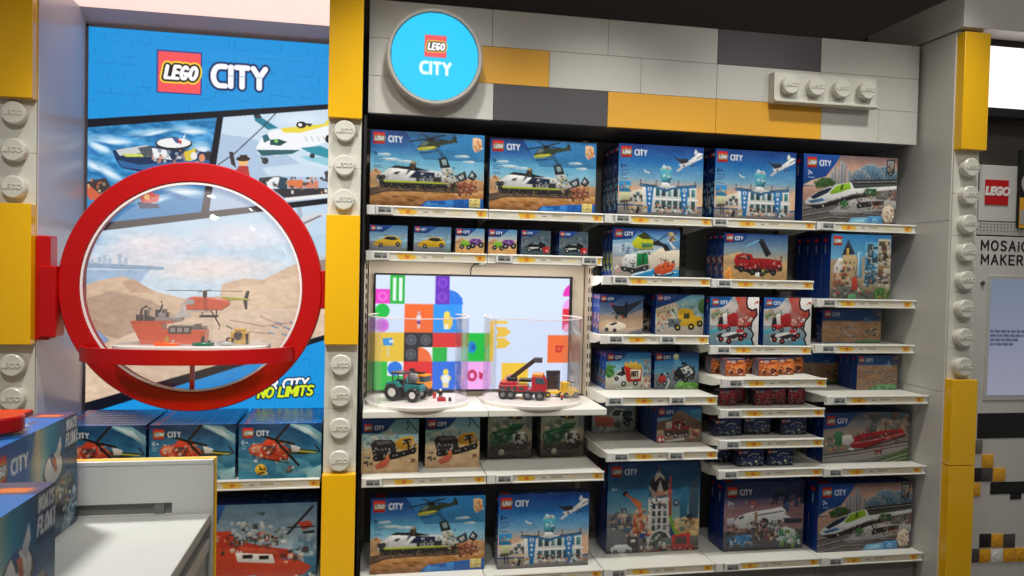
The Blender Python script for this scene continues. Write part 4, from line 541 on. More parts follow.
def art_patrol_boat(c):
    c.grad(0, 0, 100, 100, [(0, (22, 86, 166)), (.42, (24, 96, 176)), (.47, (120, 150, 160)), (.54, (226, 206, 166)), (.60, (150, 196, 190)), (.68, (50, 160, 196)), (.8, (26, 100, 150)), (1, (30, 70, 110))], True); c.mottle(40, 0, 100, 100, 12, 9)
    c.poly([(44, 0), (52, 0), (46, 30), (50, 60), (42, 100), (36, 100)], (30, 100, 180), .6); c.poly([(48, 60), (70, 52), (100, 46), (100, 100), (46, 100)], (36, 96, 132), .8); c.mottle(46, 52, 100, 100, 22, 4); c.mottle(46, 60, 100, 100, 16, 2)
    c.poly([(82, 92), (90, 70), (96, 64), (99, 70), (95, 80), (97, 90), (90, 100), (80, 100)], (206, 222, 226), .75); c.poly([(46, 86), (54, 78), (58, 88), (50, 100), (44, 100)], (190, 214, 220), .7); c.bits(80, 70, 99, 98, 18, [(220, 232, 236), (90, 140, 160), (40, 90, 120)], 2, 6)
    c.poly([(50, 66), (62, 56), (90, 50), (96, 58), (92, 76), (82, 86), (56, 90), (50, 80)], (26, 44, 74)); c.poly([(54, 60), (66, 52), (90, 48), (93, 58), (80, 70), (58, 74)], (110, 112, 104)); c.bits(54, 50, 94, 78, 90, [(50, 50, 54), (220, 214, 200), (206, 170, 60), (40, 60, 80), (190, 120, 70), (80, 90, 96)], 1.5, 5)
    c.ell(71, 40, 11.5, 15, (40, 44, 50)); c.ell(71, 38.5, 10, 12.5, (236, 232, 226)); c.ell(71, 36, 7, 8, (244, 242, 238)); c.poly([(73, 28), (79, 14), (80, 24), (77, 34)], (230, 234, 236)); c.poly([(66, 26), (71, 24), (74, 36), (70, 38)], (50, 90, 150)); c.poly([(70, 30), (74, 31), (75, 42), (72, 42)], (214, 100, 60)); c.bits(64, 52, 82, 64, 16, [(226, 190, 90), (200, 100, 60), (240, 236, 230), (60, 60, 66)], 2, 6)
    c.poly([(84, 1), (99, 0), (99, 30), (85, 32)], (16, 34, 76), .7); c.text(86, 4, 8, 'BOATS', (226, 230, 236), .28, .15, -.06, .5); c.text(85.4, 16, 9.5, 'FLOAT!', (226, 230, 236), .28, .15, -.06, .5)
    c.brand(12, 8, 22)
ART = {k[4:]: v for k, v in list(globals().items()) if k.startswith('art_') and callable(v) and k != 'art_pull'}

def side_art(h, d, seed, warm, base=(18, 52, 118), mark='pic'):
    c = Canvas(d, h, .006, 2, base, seed=seed); rn = c.rn
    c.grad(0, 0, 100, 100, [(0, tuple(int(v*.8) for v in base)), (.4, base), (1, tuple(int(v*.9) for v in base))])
    if mark == 'plain':
        c.rect(22, 8, 60, 13, (200, 40, 44)); c.line([(40, 18), (40, 30)], 2.0, (180, 200, 230)); return c.out()
    c.rect(20, 6, 55, 11, (196, 40, 44)); c.rect(60, 7, 86, 10, (200, 210, 230))
    c.rect(8, 46, 92, 92, tuple(int(v*.75+30) for v in base)); c.bits(8, 46, 84, 86, 26, warm+[(20, 30, 60), (150, 170, 190)], 3, 9)
    c.bits(10, 22, 70, 40, 8, [(120, 150, 190), (60, 90, 150)], 2, 5)
    return c.out()
_bm = {}
KINDS = {  # kind: (w, h, d, side tints, side style)
 'police_train': (.58, .385, .09, [(190, 150, 90), (60, 150, 200)], 'pic'), 'airport': (.485, .385, .088, [(120, 190, 210), (220, 200, 180)], 'pic'),
 'express': (.592, .385, .09, [(200, 40, 44), (30, 90, 170)], 'plain'), 'yellow_car': (.19, .135, .055, [(220, 180, 40)], 'pic'), 'buggy': (.15, .132, .055, [(220, 180, 110)], 'pic'),
 'race_car': (.158, .133, .055, [(90, 100, 110)], 'pic'), 'heli_truck': (.382, .262, .06, [(206, 214, 40), (220, 220, 210)], 'pic'), 'crane_truck': (.385, .258, .07, [(170, 40, 40), (206, 170, 120)], 'pic'),
 'castle': (.382, .372, .088, [(196, 170, 120)], 'plain'), 'jet': (.25, .215, .058, [(206, 60, 70), (230, 220, 220)], 'pic'), 'yellow_truck': (.283, .225, .075, [(230, 180, 40)], 'plain'),
 'race_hauler': (.292, .272, .06, [(190, 50, 50)], 'plain'), 'switch': (.383, .196, .06, [(170, 130, 90)], 'pic'), 'hot_food': (.262, .205, .06, [(206, 50, 40), (70, 140, 60)], 'pic'),
 'police_car': (.263, .205, .06, [(60, 130, 180)], 'pic'), 'tracks': (.264, .2, .058, [(170, 130, 100)], 'plain'), 'orange': (.118, .095, .072, [(210, 120, 70), (120, 140, 170)], 'pic'), 'red': (.102, .09, .07, [(130, 130, 140), (170, 40, 50)], 'pic'), 'blue': (.158, .092, .07, [(60, 70, 110)], 'pic'),
 'tram': (.545, .285, .075, [(180, 40, 50)], 'plain'), 'plow': (.262, .2, .06, [(220, 90, 50)], 'pic'), 'fire_pickup': (.262, .198, .058, [(20, 60, 140)], 'plain'), 'cement': (.284, .27, .065, [(230, 170, 50)], 'plain'),
 'green_truck': (.246, .272, .062, [(40, 110, 60), (140, 140, 120)], 'pic'), 'tower': (.54, .5, .09, [(60, 80, 120)], 'plain'), 'plane': (.487, .388, .09, [(200, 40, 44)], 'plain'), 'rescue_heli': (.384, .265, .056, [(60, 140, 170)], 'pic'),
 'ship': (.58, .378, .09, [(206, 70, 40)], 'plain'), 'patrol_boat': (.48, .28, .09, [(206, 150, 60)], 'plain')}
def box_mesh(kind):
    if kind in _bm: return _bm[kind]
    w, h, d, warm, mk = KINDS[kind]; sd = sum(map(ord, kind))
    cell = .0036 if max(w, h) > .3 else (.0028 if w > .2 else .0022)
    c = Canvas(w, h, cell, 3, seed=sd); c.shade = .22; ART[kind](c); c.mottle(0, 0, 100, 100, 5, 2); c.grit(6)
    g_ = c.a.mean(2, keepdims=True); c.a = (g_+(c.a-g_)*.9)*.94; front = c.out()
    base = {'green_truck': (70, 72, 72), 'tracks': (20, 60, 130), 'airport': (16, 46, 104), 'orange': (120, 110, 120), 'red': (60, 56, 78), 'blue': (18, 22, 48), 'jet': (30, 74, 170), 'hot_food': (40, 80, 170)}.get(kind, (18, 54, 128))
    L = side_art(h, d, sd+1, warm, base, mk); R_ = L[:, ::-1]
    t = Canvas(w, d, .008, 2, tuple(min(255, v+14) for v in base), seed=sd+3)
    if kind in ('rescue_heli',):
        t.rect(0, 0, 100, 100, (30, 90, 170)); t.rect(6, 30, 12, 80, (200, 60, 70)); t.bits(20, 30, 94, 70, 8, [(120, 150, 200), (190, 140, 170), (60, 110, 180)], 5, 30)
    elif kind == 'patrol_boat':
        t.rect(0, 0, 100, 100, (28, 110, 190)); t.poly([(84, 0), (100, 0), (100, 100), (84, 100)], (70, 74, 110)); t.rect(86, 20, 92, 80, (226, 120, 60))
        for x, y, col in ((62, 40, (206, 214, 220)), (55, 62, (60, 70, 90)), (36, 36, (196, 190, 170)), (30, 60, (50, 60, 80)), (20, 50, (226, 120, 70)), (70, 50, (50, 90, 130))): t.ell(x, y, 6, 9, col); t.bits(x-5, y-9, x+5, y+9, 4, [(230, 230, 226), (40, 50, 70)], 4, 8)
    else: t.rect(5, 30, 14, 80, (190, 40, 46)); t.bits(30, 30, 90, 70, 4, [(90, 130, 190)], 6, 30)
    T = t.out(); one = np.tile(lin(base).astype(np.float32), (2, 2, 1)); b = .0012 if w > .3 else .0006
    x0, x1 = -w/2, w/2
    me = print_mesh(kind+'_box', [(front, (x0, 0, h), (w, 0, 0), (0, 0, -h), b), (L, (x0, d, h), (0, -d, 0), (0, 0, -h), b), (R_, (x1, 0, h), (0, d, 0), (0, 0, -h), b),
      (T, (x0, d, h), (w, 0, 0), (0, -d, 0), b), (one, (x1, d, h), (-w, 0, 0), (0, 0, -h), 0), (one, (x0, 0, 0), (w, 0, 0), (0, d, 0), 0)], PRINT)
    _bm[kind] = me; return me
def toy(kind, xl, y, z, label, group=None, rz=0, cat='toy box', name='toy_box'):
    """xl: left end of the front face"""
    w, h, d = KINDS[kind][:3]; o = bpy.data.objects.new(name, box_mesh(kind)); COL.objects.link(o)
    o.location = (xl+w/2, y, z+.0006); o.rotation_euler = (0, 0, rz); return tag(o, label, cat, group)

# ------------------------------------------------------------------ the room
tag(MB().box(-3.2, -5.6, FLOOR_Z-.1, 4.6, .62, FLOOR_Z).build('floor', mat('floor_vinyl', (120, 112, 104), .35, noise=.2)), kind='structure')
tag(MB().box(-3.2, -5.6, CEIL_Z, 4.6, .62, CEIL_Z+.1).build('ceiling', mat('ceiling_paint', (196, 184, 174), .8)), kind='structure')
tag(MB().box(-3.2, .52, FLOOR_Z, 4.6, .62, CEIL_Z).build('wall_back', mat('wall_paint', (74, 69, 66), .8)), kind='structure')

BX = lambda i: -.02+.622*i
# shelving frame: back panels and slotted uprights
fr = empty('shelving_frame', (1.5, .45, FLOOR_Z), 'grey shelving frame with slotted uprights behind the boxes', 'shelving')
off = Vector((1.5, .45, FLOOR_Z))
def kid(mb, name, m, par, bev=0):        # geometry given in world coordinates, kept under its thing
    o = mb.build(name, m, None, bev); p = par
    L = Vector((0, 0, 0)); q = p
    while q: L += q.location; q = q.parent
    o.data.transform(Matrix.Translation(-L)); o.parent = par; return o
for i in range(5):
    kid(MB().box(BX(i)+.002, .42, FLOOR_Z, BX(i+1)-.002, .45, 2.36), 'back_panel', mat('back_panel_grey', (112, 110, 106), .6), fr)
for i in range(6):
    x = BX(i); b = MB().box(x-.016, .385, FLOOR_Z, x+.016, .42, 2.36); yu = .22 if i in (0, 2) else .385
    if yu < .3: b.box(x-.012, yu, .80, x+.012, .3855, 1.64)
    for k in range(46):
        z = FLOOR_Z+.06+k*.053
        if yu < .3 and not .80 < z < 1.61: continue
        for sx in (-.007, .007): b.box(x+sx-.003, yu-.0012, z, x+sx+.003, yu+.001, z+.028, 1)
    kid(b, 'upright', [TAN if i in (0, 2) else mat('upright_grey', (84, 82, 80), .5), BLACK], fr)
kid(MB().box(BX(0)-.018, .02, FLOOR_Z, BX(0)-.004, .22, 2.36), 'gap_shade_sheet', BLACK, fr)  # black sheet standing in for the shade in the gap beside the pillar
kid(MB().box(BX(0)+.018, .285, .86, BX(2)-.018, .31, 1.63), 'screen_backing', TAN, fr, .002)

# ------------------------------------------------------------------ shelves
def strip_print():
    c = Canvas(.6, .032, .004, 3, (226, 220, 200), seed=5)
    c.rect(0, 0, 100, 100, (222, 217, 202)); c.poly([(24, 20), (32, 0), (38, 20), (42, 60), (36, 100), (27, 100)], (236, 190, 70)); c.ell(33, 55, 2, 30, (224, 130, 60)); c.rect(54, 30, 64, 60, (180, 170, 140)); c.rect(70, 40, 78, 64, (232, 208, 140)); c.poly([(90, 0), (100, 0), (100, 100), (93, 100)], (236, 190, 70)); c.ell(95, 50, 1.6, 30, (214, 120, 60)); c.rect(2, 40, 14, 60, (200, 196, 184)); c.rect(46, 44, 50, 60, (120, 110, 100))
    a = c.out()
    return print_mesh('promo_strip', [(a, (0, 0, 0), (.6, 0, 0), (0, .003, -.03), 0)], PRINT)
STRIP = strip_print()
def rail_profile(y):     # cross-section of the price rail (Y, Z below the shelf top)
    return [(y+.012, .004), (y-.002, .004), (y-.004, .000), (y-.004, -.004), (y+.003, -.006), (y+.006, -.038), (y-.001, -.040), (y-.001, -.045), (y+.016, -.045)]
def shelf(x0, x1, z, yf, label, group='shelves of the toy wall', yb=.415, holder=True, grey=False):
    e = empty('shelf', ((x0+x1)/2, (yf+yb)/2, z), label, 'shelf', group)
    kid(MB().box(x0+.002, yf+.0165, z-.03, x1-.002, yb, z), 'board', SHELFW, e, .002)
    kid(MB().prism([(a, z+b) for a, b in rail_profile(yf)], x0+.002, x1-.002, 'X'), 'price_rail', SHELFW, e)
    s = bpy.data.objects.new('promo_strip', STRIP); COL.objects.link(s); s.parent = e
    s.location = Vector((x0+.011, yf+.0015, z-.0065))-e.location
    for sx in (x0+.004, x1-.008): kid(MB().prism([(yf+.02, z-.03), (yb, z-.03), (yb, z-.075), (yf+.12, z-.05)], sx, sx+.004, 'X'), 'bracket', SHELFW, e)
    if holder: kid(MB().box(x0+.003, yf-.008, z-.043, x0+.045, yf-.003, z+.002), 'label_holder', mat('holder_white', (214, 214, 210), .35), e, .001)
    return e
_tag = []
TAGP = mat('tag_screen', (132, 136, 134), .25); 
def price_tag(px, py, yf, z, label):
    x = X_(px, py, yf-.01)
    if not _tag:
        c = Canvas(.066, .028, .0022, 3, (138, 142, 140), seed=3); c.rect(6, 14, 60, 24, (70, 74, 74)); c.rect(6, 36, 44, 42, (90, 94, 94)); c.rect(8, 52, 52, 86, (66, 70, 70)); c.rect(64, 50, 92, 86, (84, 88, 88)); c.rect(70, 16, 92, 34, (110, 114, 114))
        me = print_mesh('tag_display', [(c.out(), (-.033, 0, .014), (.066, 0, 0), (0, 0, -.028), 0)], PRINT)
        f = MB().box(-.043, -.008, -.022, .043, .002, .022).build('price_tag', mat('tag_frame', (216, 216, 212), .35), bevel=.003)
        d = bpy.data.objects.new('tag_display', me); COL.objects.link(d); d.parent = f; d.location = (0, -.0085, .001)
        _tag.append(f); o = f
    else: o = copy_tree(_tag[0])
    o.location = (x+.043, yf-.0065, z-.0195); return tag(o, label, 'price tag', 'electronic price tags on the shelf rails')
F0, F1 = 0.0, -.145
ZS = {}
def S(bay, row, z, yf, label, tags=(), **k):
    x0 = BX(bay); ZS[(bay, row)] = z; e = shelf(x0, x0+(.622 if bay < 4 else .641), z, yf, label, **k)
    for px, py, l in tags: price_tag(px, py, yf, z, l)
    return e
S(0, 1, 1.905, F0, 'top shelf of the leftmost bay, under the train and helicopter box', [(376, 208, 'price tag on top rail below leftmost train and helicopter box')])
S(1, 1, 1.905, F0, 'top shelf of the second bay, under the pushed back train box', holder=False)
S(2, 1, 1.905, F0, 'top shelf under the first airport box, third bay from the left', [(615, 218, 'price tag on top rail below left corner of first airport box')])
S(3, 1, 1.905, F0, 'top shelf under the second airport box, fourth bay from the left', [(713, 222, 'price tag on top rail below left corner of second airport box')])
S(4, 1, 1.905, F0, 'top shelf under the green express train box, beside the white end panel', [(821, 226, 'price tag on top rail below the green express train box')])
S(0, 2, 1.675, F0, 'narrow shelf of small car boxes above the left half of the screen', [(372, 254, 'price tag on small car shelf rail, leftmost below yellow car box')])
S(1, 2, 1.675, F0, 'narrow shelf of small car boxes above the right half of the screen', [(496, 257, 'price tag on small car shelf rail below second buggy box'), (582, 260, 'price tag at right end of small car rail, below black race car')], holder=False)
S(2, 2, 1.575, F0, 'shelf under the yellow helicopter and truck box, right of the screen', [(613, 280, 'price tag below left corner of yellow helicopter and truck box')])
S(3, 2, 1.57, F0, 'shelf under the red crane truck box', [(717, 284, 'price tag below the red crane truck box')])
S(4, 2, 1.472, F0-.02, 'shelf under the tall city street box at the right end', [(822, 303, 'price tag below the tall city street box')])
S(2, 3, 1.258, F0, 'shelf under the black jet box and the yellow truck box', [(608, 340, 'price tag below the black jet box'), (660, 341, 'price tag below the yellow tow truck box')])
S(3, 3, 1.203, F0, 'shelf under the two race car transporter boxes', [(716, 350, 'price tag below left race transporter box')])
S(4, 3, 1.213, F0-.02, 'shelf under the railway switch track box', [(821, 350, 'price tag below the railway switch track box')])
S(2, 4, .947, -.125, 'deep white shelf under the hot food truck and police car boxes', [(607, 401, 'price tag below the red hot food truck box'), (669.6, 401, 'price tag below the night police car box')])
S(3, 4, 1.042, -.155, 'deep white shelf holding small orange boxes', [(728, 384, 'price tag below the small orange boxes')])
S(4, 4, .942, F1, 'deep white shelf under the straight track boxes', [(832, 401, 'price tag below the straight track boxes')])
S(3, 5, .877, F1, 'deep shelf holding small red boxes', [(726, 413, 'price tag below the small red boxes')])
S(3, 6, .711, F1, 'deep shelf holding four small dark blue boxes', [(725, 445, 'price tag below the four small dark blue boxes')])
S(3, 7, .55, F1, 'deep shelf holding the lowest small blue boxes', [(723, 475, 'price tag below lowest small blue boxes')])
S(2, 5, .659, F1, 'deep shelf under the fire pickup box and the orange snowplow box', [(613, 458, 'price tag near left end of rail in front of snowplow box'), (668, 457, 'price tag below the fire pickup box')])
S(4, 5, .544, F1, 'deep white shelf under the red tram train box', [(828, 473, 'price tag below the red tram train box')])
S(0, 4, .557, -.125, 'deep shelf under the two black and orange cement truck boxes', [(364, 485, 'price tag below leftmost cement truck box')])
S(1, 4, .557, -.125, 'deep shelf under the two green truck boxes', [(496, 481, 'price tag in front of the green truck boxes')])
for i, (l, t) in enumerate((('bottom shelf under the large train and helicopter box', ()), ('bottom shelf under the low airport box', ()),
   ('bottom shelf under the tall tower box', [(610.5, 572, 'price tag below the tall tower box')]), ('bottom shelf under the white passenger plane box', [(725, 567, 'price tag below the white passenger plane box')]),
   ('bottom shelf under the lower green express train box', [(828, 562, 'price tag below lower express train box')]))):
    e_ = S(i, 6, .05, F1, l, t)
    kid(MB().box(BX(i)+.002, -.10, FLOOR_Z, BX(i+1)-.002, -.08, .004), 'plinth', mat('plinth_grey', (118, 116, 112), .5), e_)
# display worktops in front of the screen
for k in (0, 1):
    d = empty('display_shelf', (BX(k)+.311, .1, .87), ('left' if k == 0 else 'right')+' white display worktop below the '+('left' if k == 0 else 'right')+' half of the colourful screen', 'shelf', 'white display worktops')
    kid(MB().box(BX(k)+.0015, F1, .857, BX(k+1)-.0015, .28, .891), 'worktop', SHELFW, d, .004)
    for sx in (BX(k)+.03, BX(k+1)-.05): kid(MB().prism([(-.1, .857), (.22, .857), (.22, .785), (.1, .815)], sx, sx+.006, 'X'), 'bracket', SHELFW, d)
# niche shelves on the left
def nshelf(z, yf, x0, x1, label): return shelf(x0, x1, z, yf, label, yb=.40, holder=False)
n1 = nshelf(.568, F1, -1.445, -.832, 'left half of white shelf under the rescue helicopter boxes'); n2 = nshelf(.568, F1, -.828, -.215, 'right half of white shelf under the rescue helicopter boxes')
n3 = nshelf(.05, F1, -.828, -.215, 'bottom niche shelf under the orange ship box')
tag(MB().box(-1.46, .40, FLOOR_Z, -.21, .42, .62).build('niche_back_board', BLACK), 'black back board behind the orange ship box', 'panel')

# ------------------------------------------------------------------ header of coloured blocks
hd = empty('header', (1.5, .2, 2.37), 'long header of white, yellow and grey blocks above the toy shelves', 'header')
kid(MB().box(BX(0)+.004, .02, 2.375, BX(5)-.002, .5, 2.93), 'core', mat('header_core', (120, 118, 114), .6), hd)
Z3 = (2.37, 2.557, 2.746, 2.936)
for r, segs in ((2, [(0, 1, 'w'), (1, 2, 'w'), (2, 3, 'w'), (3, 4, 'g'), (4, 5, 'w')]), (1, [(0, .5, 'w'), (.5, 1.49, 'y'), (1.49, 2.3, 'w'), (2.3, 3, 'w'), (3, 4, 'w'), (4, 5, 'w')]), (0, [(0, 1.02, 'w'), (1.02, 2.01, 'g'), (2.01, 3, 'y'), (3, 4.02, 'y'), (4.02, 4.6, 'w'), (4.6, 5, 'w')])):
    for a, b, c in segs:
        o = kid(MB().box(BX(a)+.0008, 0, Z3[r]+.0008, BX(b)-.0008, .03, Z3[r+1]-.0008), 'block', {'w': WHITE, 'g': GREYP, 'y': YELP}[c], hd, .0012)
        o['label'] = {'w': 'white block', 'g': 'dark grey block', 'y': 'yellow block'}[c]
# round lit sign
sg = empty('round_sign', (.302, -.05, 2.645), 'round cyan lit sign with a red square logo on the header', 'sign')
MB().lathe([(.236, .055), (.240, .02), (.240, -.05), (.232, -.058), (.220, -.058), (.216, -.05), (.216, .055)], (0, 0, 0), 'Y', 64).build('rim', mat('sign_rim', (176, 172, 164), .3), sg)
MB().cyl((0, .0, 0), .1, .05, 'Y', 32).build('mount', mat('sign_rim'), sg)
def disc_print():
    c = Canvas(.44, .44, .0035, 3, (40, 200, 250), seed=2)
    c.rect(0, 0, 100, 100, (30, 196, 248)); c.brand(38, 26.5, 24.5, city=False, lit=True); c.text(34.3, 57, 12, 'CITY', (232, 248, 255), .28, 0, .07, .8)
    a = c.out(); return a
a_ = disc_print(); ny_, nx_ = a_.shape[:2]
me_ = print_mesh('lit_face', [(a_, (-.22, 0, .22), (.44, 0, 0), (0, 0, -.44), .003)], print_mat('sign_lit', .6, 1.15))
bm_ = bmesh.new(); bm_.from_mesh(me_); bmesh.ops.delete(bm_, geom=[v for v in bm_.verts if v.co.x**2+v.co.z**2 > .2165**2], context='VERTS'); bm_.to_mesh(me_); bm_.free()
o = bpy.data.objects.new('lit_face', me_); COL.objects.link(o); o.parent = sg; o.location = (0, -.05, 0)
# studs with raised lettering
def stud(par, loc, r=.05, h=.045, first=[]):
    if not first:
        s = MB().lathe([(r, 0), (r, -h+.005), (r-.005, -h), (0, -h)], (0, 0, 0), 'Y', 36).build('stud', STUDW, par)
        letters('raised_lettering', 'LEGO', r*.62, STUDW, s, (0, -h, 0), ext=.0035, shear=.15, off=.0006)
        first.append(s); s.location = loc; return s
    c = copy_tree(first[0], par); c.location = loc; return c
st = empty('wall_brick', (2.465, -.03, 2.548), 'white brick with four studs mounted on the header', 'brick')
MB().box(-.312, -.03, 0, .312, .028, .165).box(-.312, -.05, 0, .312, -.03, .014).build('brick_body', STUDW, st, .003)
for k in range(4): stud(st, (-.232+.155*k, -.03, .088))
# brick pillars
def pillar(x0, x1, yw, yy, label, studs, blocks, top=3.2):
    e = empty('brick_pillar', ((x0+x1)/2, yw+.1, FLOOR_Z), label, 'pillar', 'brick pillars with studs'); xm = (x0+x1)/2
    c = MB(); L = FLOOR_Z
    zs = [FLOOR_Z]+[.6+.0, .6+.31*1, 1.22, 1.53, 1.841, 2.07, 2.3, 2.62, top]
    for a, b in zip(zs[:-1], zs[1:]): c.box(x0+.002, yw, a+.0006, x1-.002, yw+.3, b-.0006)
    kid(c, 'white_core', STUDW, e, .0012)
    for a, b in blocks: kid(MB().box(x0, yy, a+.001, x1, yw+.02, b-.001), 'yellow_block', YEL, e, .003)
    for z in studs: stud(e, Vector((xm, yw, z))-e.location)
    return e
SZ = [2.24, 2.077, 1.915, 1.125, .975, .82, .663]
pillar(-.204, -.046, -.15, -.20, 'white and yellow brick pillar between the red ring and the screen', SZ, [(2.298, 3.2), (1.222, 1.841), (FLOOR_Z, .6)])
pillar(-1.632, -1.470, -.15, -.205, 'white and yellow brick pillar left of the red ring', SZ, [(2.305, 3.2), (1.217, 1.843), (FLOOR_Z, .6)])
pillar(3.122, 3.280, -.255, -.305, 'white and yellow brick pillar beside the machine at the right end', [2.21, 2.06, 1.905, 1.75, 1.597, 1.442, 1.285, 1.125], [(2.303, 2.935), (.585, 1.056), (FLOOR_Z, .583)], 2.95)
# white end panel and fascia at the right
ep = empty('end_panel', (3.11, .1, FLOOR_Z), 'white end panel between the toy shelves and the right pillar', 'panel')
for a, b in ((FLOOR_Z, .98), (.982, 1.92), (1.922, 2.946)): kid(MB().box(3.1125, -.25, a, 3.1215, .5, b), 'panel_sheet', WHITE, ep, .0015)
tag(MB().box(3.105, -.31, 2.955, 4.5, .5, 3.14).build('fascia', WHITE, None, .003), 'white fascia running over the right pillar and the bright screen', 'fascia')

# ------------------------------------------------------------------ left niche
nc = empty('display_niche', (-.83, .2, FLOOR_Z), 'white lined niche around the backlit poster behind the red ring', 'niche')
kid(MB().box(-1.4695, -.149, FLOOR_Z, -1.464, .45, 3.2), 'side_panel', mat('niche_panel', (196, 192, 198), .25), nc, .002)
kid(MB().box(-.205, .16, FLOOR_Z, -.19, .45, 3.2), 'side_panel', mat('niche_panel'), nc, .002)
kid(MB().box(-1.467, -.15, 2.885, -.206, .33, 2.92), 'lit_soffit', mat('soffit_light', (255, 218, 200), .5, emit=.92), nc)
kid(MB().prism([(.33, 2.885), (.424, 2.825), (.424, 2.92), (.33, 2.92)], -1.467, -.206, 'X'), 'soffit_trim', mat('niche_panel'), nc)
PX0, PX1, PZ0, PZ1, PY = -1.463, -.206, .50, 2.822, .415
def poster_print():
    w_, h_ = PX1-PX0, PZ1-PZ0
    c = Canvas(w_, h_, .0034, 2, (30, 146, 214), seed=11); ident = c.T
    def T(px, py):
        q = at(px, py, PY); return ((q[0]-PX0)/w_, (PZ1-q[2])/h_)
    kk = c.H/h_/ (FPX/4.25)          # canvas pixels to one pixel of the photograph
    k0, a0 = c.k, c.asp
    BL = (22, 142, 212)
    c.rect(0, 0, 100, 100, BL)
    rn = c.rn
    for r in range(60):               # printed brick courses
        y = r*100/60; 
        for q in range(14):
            if rn.random() < .55: x = rn.uniform(0, 100); l = rn.uniform(2, 9); c.rect(x, y, x+l, y+.12, (14, 116, 186)); 
            if rn.random() < .4: x = rn.uniform(0, 100); c.rect(x, y, x+.22, y+1.66, (14, 118, 188))
    c.T = T; c.k = kk; c.asp = 1.0
    # sea panel
    c.poly([(84, 127), (221, 116), (204, 214), (84, 230)], (52, 132, 186)); P = c.poly
    save = c.a.copy(); c.T = ident; c.mottle(0, 20, 60, 34, 30, 7); c.mottle(0, 20, 60, 34, 24, 3); c.T = T
    msk = c._mask(c.px([(84, 127), (221, 116), (204, 214), (84, 230)])); keep = save; keep[msk[0]][msk[1]] = c.a[msk[0]][msk[1]]; c.a = keep
    for x, y, rx, ry, r in ((98, 146, 14, 5, 30), (112, 140, 20, 4, 10), (150, 132, 22, 3, -6), (92, 165, 9, 4, 40), (108, 172, 16, 5, 35), (190, 130, 16, 4, 8), (200, 148, 10, 6, 0), (96, 184, 8, 3, 20), (180, 190, 24, 6, 10), (150, 200, 20, 4, -8), (204, 176, 6, 8, 0)): c.soft(x, y, rx, ry, (206, 226, 240), .7, r); c.soft(x+3, y+2, rx*.7, ry*.5, (240, 246, 250), .8, r-8); c.soft(x-5, y+5, rx*.6, ry*.4, (30, 96, 160), .7, r+6)
    P([(86, 184), (94, 186), (104, 190), (100, 200), (90, 200), (86, 192)], (200, 96, 66)); P([(86, 182), (106, 178), (112, 188), (100, 194)], (60, 50, 50)); c.bits(88, 178, 116, 196, 16, [(206, 190, 160), (70, 60, 60), (196, 110, 80)], 1.5, 4)
    P([(113, 151), (118, 149), (150, 146), (186, 150), (214, 153), (214, 164), (180, 166), (140, 172), (122, 168), (116, 160)], (26, 46, 84)); P([(118, 160), (140, 165), (214, 158), (214, 163), (150, 171), (122, 167)], (44, 96, 150)); P([(116, 150), (148, 145), (150, 152), (120, 156)], (196, 200, 200)); P([(122, 154), (148, 154), (150, 157), (126, 157)], (200, 206, 90)); P([(138, 148), (150, 146), (158, 156), (144, 157)], (80, 84, 92))
    P([(152, 148), (166, 150), (172, 160), (154, 158)], (226, 228, 230)); c.bits(152, 148, 200, 162, 40, [(60, 64, 70), (200, 200, 200), (220, 150, 120), (120, 130, 140)], 1.5, 4.5); c.ell(174, 144, 18.5, 6.5, (36, 38, 42)); c.ell(174, 143, 17, 5, (232, 232, 232)); P([(183, 138), (186, 133), (184, 141)], WH); P([(171, 136), (178, 138), (182, 144), (176, 143)], (60, 80, 130)); P([(177, 139), (182, 141), (181, 145)], (206, 60, 60)); P([(184, 152), (196, 148), (194, 160), (186, 161)], (210, 190, 60)); c.ell(194, 156, 3.4, 4, (226, 220, 214)); c.ell(202, 158, 3, 4, (214, 140, 100)); c.ell(208, 156, 3, 5, (50, 46, 50))
    P([(140, 196), (152, 192), (160, 196), (158, 202), (142, 204)], (206, 90, 84)); P([(138, 202), (158, 204), (160, 208), (140, 209)], (40, 60, 90)); c.ell(147, 197, 3, 3, (240, 190, 120))
    # plane and freight panel
    P([(223, 115), (334, 105), (334, 198), (206, 212)], (196, 214, 230)); P([(219, 134), (250, 138), (280, 150), (300, 164), (334, 170), (334, 198), (206, 212)], (168, 190, 214)); P([(262, 168), (334, 160), (334, 178), (268, 176)], (206, 222, 234), .7); c.soft(300, 120, 20, 6, (220, 230, 240), .6)
    P([(253, 114), (260, 117), (278, 128), (268, 130), (255, 121)], (34, 120, 142)); P([(253, 114), (260, 115), (262, 118), (256, 119)], (50, 56, 64)); P([(256, 148), (260, 140), (270, 131), (284, 129), (320, 128), (334, 122), (334, 140), (300, 150), (276, 156), (258, 154)], (232, 234, 238)); P([(280, 129), (284, 128), (324, 124), (330, 116), (334, 116), (334, 124), (300, 133), (284, 133)], (226, 206, 70)); P([(262, 136), (267, 134), (270, 140), (264, 143)], (40, 100, 110)); P([(270, 140), (278, 139), (287, 142), (280, 146), (270, 145)], (30, 70, 70)); c.ell(276, 141, 2, 2, (120, 190, 90)); P([(256, 150), (300, 150), (292, 154), (262, 156)], (40, 90, 96)); P([(300, 148), (320, 146), (334, 152), (334, 160), (312, 154)], (46, 140, 156)); P([(300, 156), (334, 158), (334, 168), (306, 160)], (120, 190, 206), .7)
